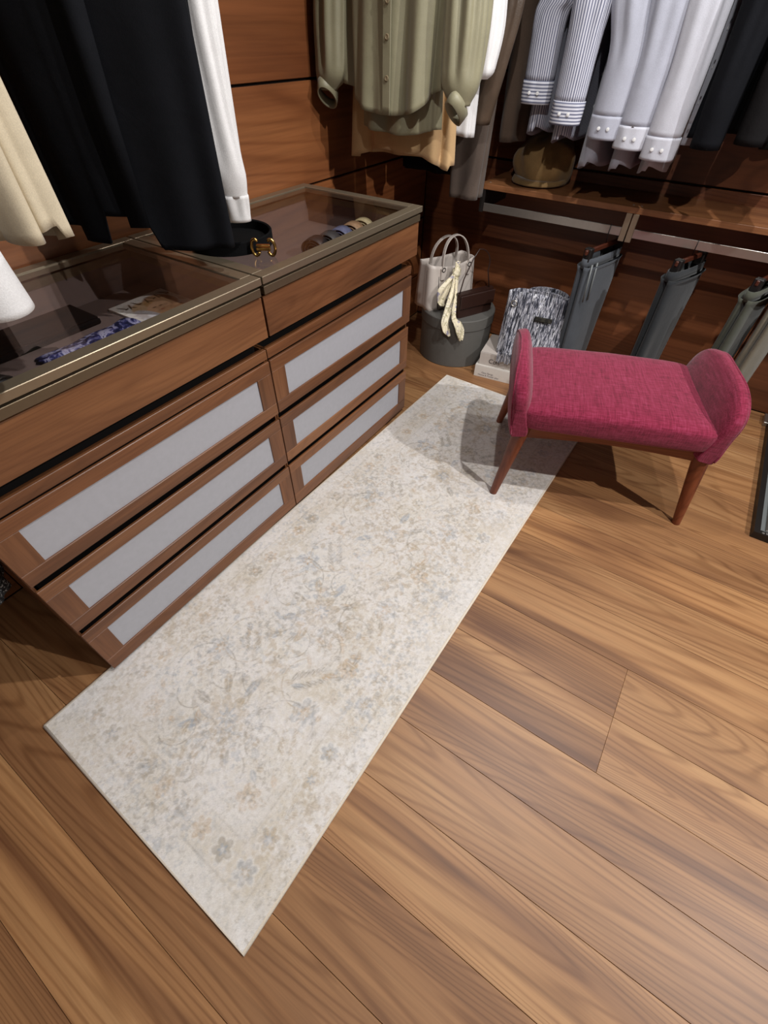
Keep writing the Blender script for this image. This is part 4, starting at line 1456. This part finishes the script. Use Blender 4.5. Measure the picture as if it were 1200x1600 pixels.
def mag_image(nx, ny):
    rng = np.random.default_rng(2)
    X, Y = np.meshgrid(np.linspace(0, 1, nx), np.linspace(0, 1, ny))
    img = np.ones((ny, nx, 3)) * lin((240, 238, 234))

    def put(m, c, a=1.0):
        nonlocal img
        m = (np.clip(m, 0, 1) * a)[..., None]
        img = img * (1 - m) + lin(c) * m

    def ell(cx, cy, a, b, rot=0, soft=0.15):
        x, y = X - cx, Y - cy
        u, v = x * math.cos(rot) + y * math.sin(rot), -x * math.sin(rot) + y * math.cos(rot)
        return (1 - np.sqrt((u / a) ** 2 + (v / b) ** 2)) / soft + 0.5
    n = vnoise(ny, nx, 14, rng, 4)
    put(ell(0.30, 0.78, 0.25, 0.2), (206, 210, 208), 0.8)
    put(ell(0.30, 0.60, 0.22, 0.24, 0.4), (176, 130, 84), 0.9)      # hair
    put(ell(0.34, 0.34, 0.20, 0.22, 0.4), (206, 166, 112), 0.8)
    put(ell(0.42, 0.46, 0.15, 0.22, 0.5), (232, 188, 152))           # face
    put(ell(0.62, 0.55, 0.18, 0.24, 0.2), (226, 178, 138))           # shoulder
    put(ell(0.78, 0.60, 0.2, 0.2, 0.2), (232, 176, 96), 0.9)
    put(ell(0.55, 0.20, 0.26, 0.13, 0.1), (224, 224, 232), 0.9)      # sleeve
    for cx, cy in ((0.37, 0.42), (0.38, 0.52)):
        put(ell(cx, cy, 0.012, 0.03, 0, 0.5), (92, 64, 52), 0.9)
    put(ell(0.47, 0.46, 0.012, 0.035, 0, 0.5), (190, 90, 80), 0.9)
    put((n - 0.56) * 8, (150, 108, 66), 0.35)
    # dark masthead strokes along the far edge
    for y0_, dx_, tl in ((0.12, 0.0, 0.6), (0.22, 0.02, -0.5), (0.34, 0.0, 0.3), (0.5, 0.03, -0.4), (0.60, 0.0, 0.7), (0.70, 0.02, -0.2), (0.84, 0.0, 0.5)):
        put(ell(0.13 + dx_, y0_, 0.075, 0.014, tl, 0.4), (82, 58, 36))
        put(ell(0.17 + dx_, y0_ + 0.03, 0.04, 0.012, tl + 1.3, 0.4), (82, 58, 36))
    put((np.minimum(np.minimum(X, 1 - X), np.minimum(Y, 1 - Y)) < 0.012) * 1.0, (238, 234, 226))
    return np.clip(img, 0, 1)


mg = thing('magazine', 'glossy magazine with a portrait cover lying inside the near glass display', 'magazine', (-0.392, -0.196, 0.7482), R(1))
grid_print('cover', MW, ML, 0.006, 130, 96, mag_image(130, 96), M['page'], mg)

# dark case and navy scarf beside it
cs = thing('jewellery_case', 'flat black case lying beside the magazine under the glass', 'case', (-0.41, -0.42, 0.7482), R(0))
MB().box(-0.065, 0.07, -0.12, 0.17, 0, 0.016, 0.004).build('case_body', M['felt'], cs)
MB().box(-0.062, 0.067, -0.117, 0.167, 0.0165, 0.02, 0.0015).build('case_lid', M['felt'], cs)
ns = thing('navy_scarf', 'folded navy and lavender printed silk scarf under the near glass lid', 'scarf', (-0.255, -0.335, 0.7482), R(6))
for k, (w_, h_) in enumerate(((0.050, 0.006), (0.040, 0.011), (0.028, 0.015))):
    mb = MB()
    r = []
    for y in np.linspace(-0.115, 0.125, 19):
        s = 1 + 0.12 * math.sin(y * 40 + k)
        r.append([(w_ * s * math.cos(a) + 0.006 * math.sin(y * 25 + k), y + 0.008 * k * math.cos(a), 0.001 + max(0.0, h_ * math.sin(a) * (1 + 0.2 * math.sin(y * 60 + 3 * k)))) for a in np.linspace(0, math.pi, 12)])
    mb.loft(r, True, True).build('fold', M['scarf_navy'], ns, smooth=True)
gl = thing('sunglasses', 'black sunglasses lying at the near corner under the glass lid', 'sunglasses', (-0.18, -0.60, 0.7482), R(20))
for sg in (-1, 1):
    MB().tube([(0.01 * math.sin(a) * 0.3, sg * 0.034 + 0.026 * math.cos(a), 0.022 + 0.02 * math.sin(a)) for a in np.linspace(0, 2 * math.pi, 20)], 0.003, 8).build('rim', M['black'], gl, smooth=True)
    mb = MB()
    mb.lathe([(0.001, 0), (0.023, 0.0), (0.023, 0.0012), (0.001, 0.002)], n=20)
    Mx = Matrix.Translation((0, sg * 0.034, 0.022)) @ Matrix.Rotation(R(90), 4, 'Y')
    mb.v = [tuple(Mx @ Vector(q)) for q in mb.v]
    mb.build('lens', M['black_silk'], gl, smooth=True)
    MB().tube([(0.0, sg * 0.06, 0.03), (-0.08, sg * 0.062, 0.028), (-0.11, sg * 0.06, 0.003)], 0.0025, 8).build('temple', M['black'], gl, smooth=True)
MB().tube([(0, -0.01, 0.028), (0, 0, 0.032), (0, 0.01, 0.028)], 0.0025, 8).build('bridge', M['black'], gl, smooth=True)

# rolled neckties in the far display
TIES = [('rolled black silk necktie at the near end of the row under the far glass', 'black_silk', -0.185, 0.465, 0.034),
        ('rolled charcoal silk necktie second in the row under the far glass', 'charcoal_silk', -0.182, 0.532, 0.034),
        ('rolled blue silk necktie in the middle of the row under the far glass', 'denim', -0.180, 0.600, 0.034),
        ('rolled tan silk necktie beside the blue roll under the far glass', 'tan', -0.180, 0.668, 0.034),
        ('rolled sand coloured silk necktie at the far end of the row under glass', 'sand', -0.178, 0.730, 0.026)]
for lab, mat, x, y, hw in TIES:
    tt = thing('rolled_necktie', lab, 'necktie', (x, y, 0.7482), R(14), 'rolled neckties under the far glass')
    r = []
    n = 90
    sp = []
    for k in range(n):
        a = 2 * math.pi * 3.0 * k / (n - 1)
        rad = 0.010 + 0.0245 * k / (n - 1)
        sp.append((rad * 1.35 * math.cos(a), rad * math.sin(a) + 0.0345))
    r = [[(px, -hw * 0.82 + 0.0, pz) for px, pz in sp], [(px, 0, pz * 1.02) for px, pz in sp], [(px, hw * 0.82, pz) for px, pz in sp]]
    o = MB().loft(r, closed=False).build('roll', M[mat], tt, smooth=True)
    solid(o, 0.0022)
    MB().box(0.03, 0.085, -hw * 0.8, hw * 0.8, 0.0, 0.0025).build('tail', M[mat], tt)

# ------------------------------------------------------------------ black framed base at the right edge
bs = thing('display_base', 'low black metal framed base with a grey inner panel right of the bench', 'base', (1.80, 1.3, 0))
bx0, bx1, by0, by1, bh, bw = 1.512, 2.1, 0.853, 1.70, 0.030, 0.020


def mitre(a, b_, c, d):
    """bar with mitred ends, outline a b c d seen from above"""
    return MB().loft([[(*p, 0.0) for p in (a, b_, c, d)], [(*p, bh) for p in (a, b_, c, d)]], True, True)


i0 = (bx0 + bw, by0 + bw)
i1 = (bx1 - bw, by0 + bw)
i2 = (bx1 - bw, by1 - bw)
i3 = (bx0 + bw, by1 - bw)
for q in (((bx0, by0), i0, i3, (bx0, by1)), ((bx0, by0), (bx1, by0), i1, i0), ((bx1, by0), (bx1, by1), i2, i1), ((bx0, by1), i3, i2, (bx1, by1))):
    mitre(*q).build('frame_bar', M['blackmetal'], bs, world=True)
MB().box(bx0 + bw, bx1 - bw, by0 + bw, by1 - bw, 0.002, 0.027).build('inner_panel', M['pewter'], bs, world=True)
MB().box(bx0 + bw + 0.016, bx0 + bw + 0.026, by0 + bw + 0.006, by1 - bw - 0.01, 0.027, 0.033, 0.002).build('steel_strip', M['steel'], bs, world=True)
for dx, dy in ((0.018, 0.010), (0.030, 0.012)):
    MB().lathe([(0.001, 0), (0.0045, 0), (0.0045, 0.0012), (0.001, 0.002)], (bx0 + dx + 0.012, by0 + dy - 0.002, bh), 12).build('screw_head', M['screw'], bs, world=True)
MB().box(bx0 - 0.018, bx0 + 0.02, by1 - 0.02, by1 + 0.07, 0.0, 0.02, 0.002).build('floor_foot', M['steel'], bs, world=True)
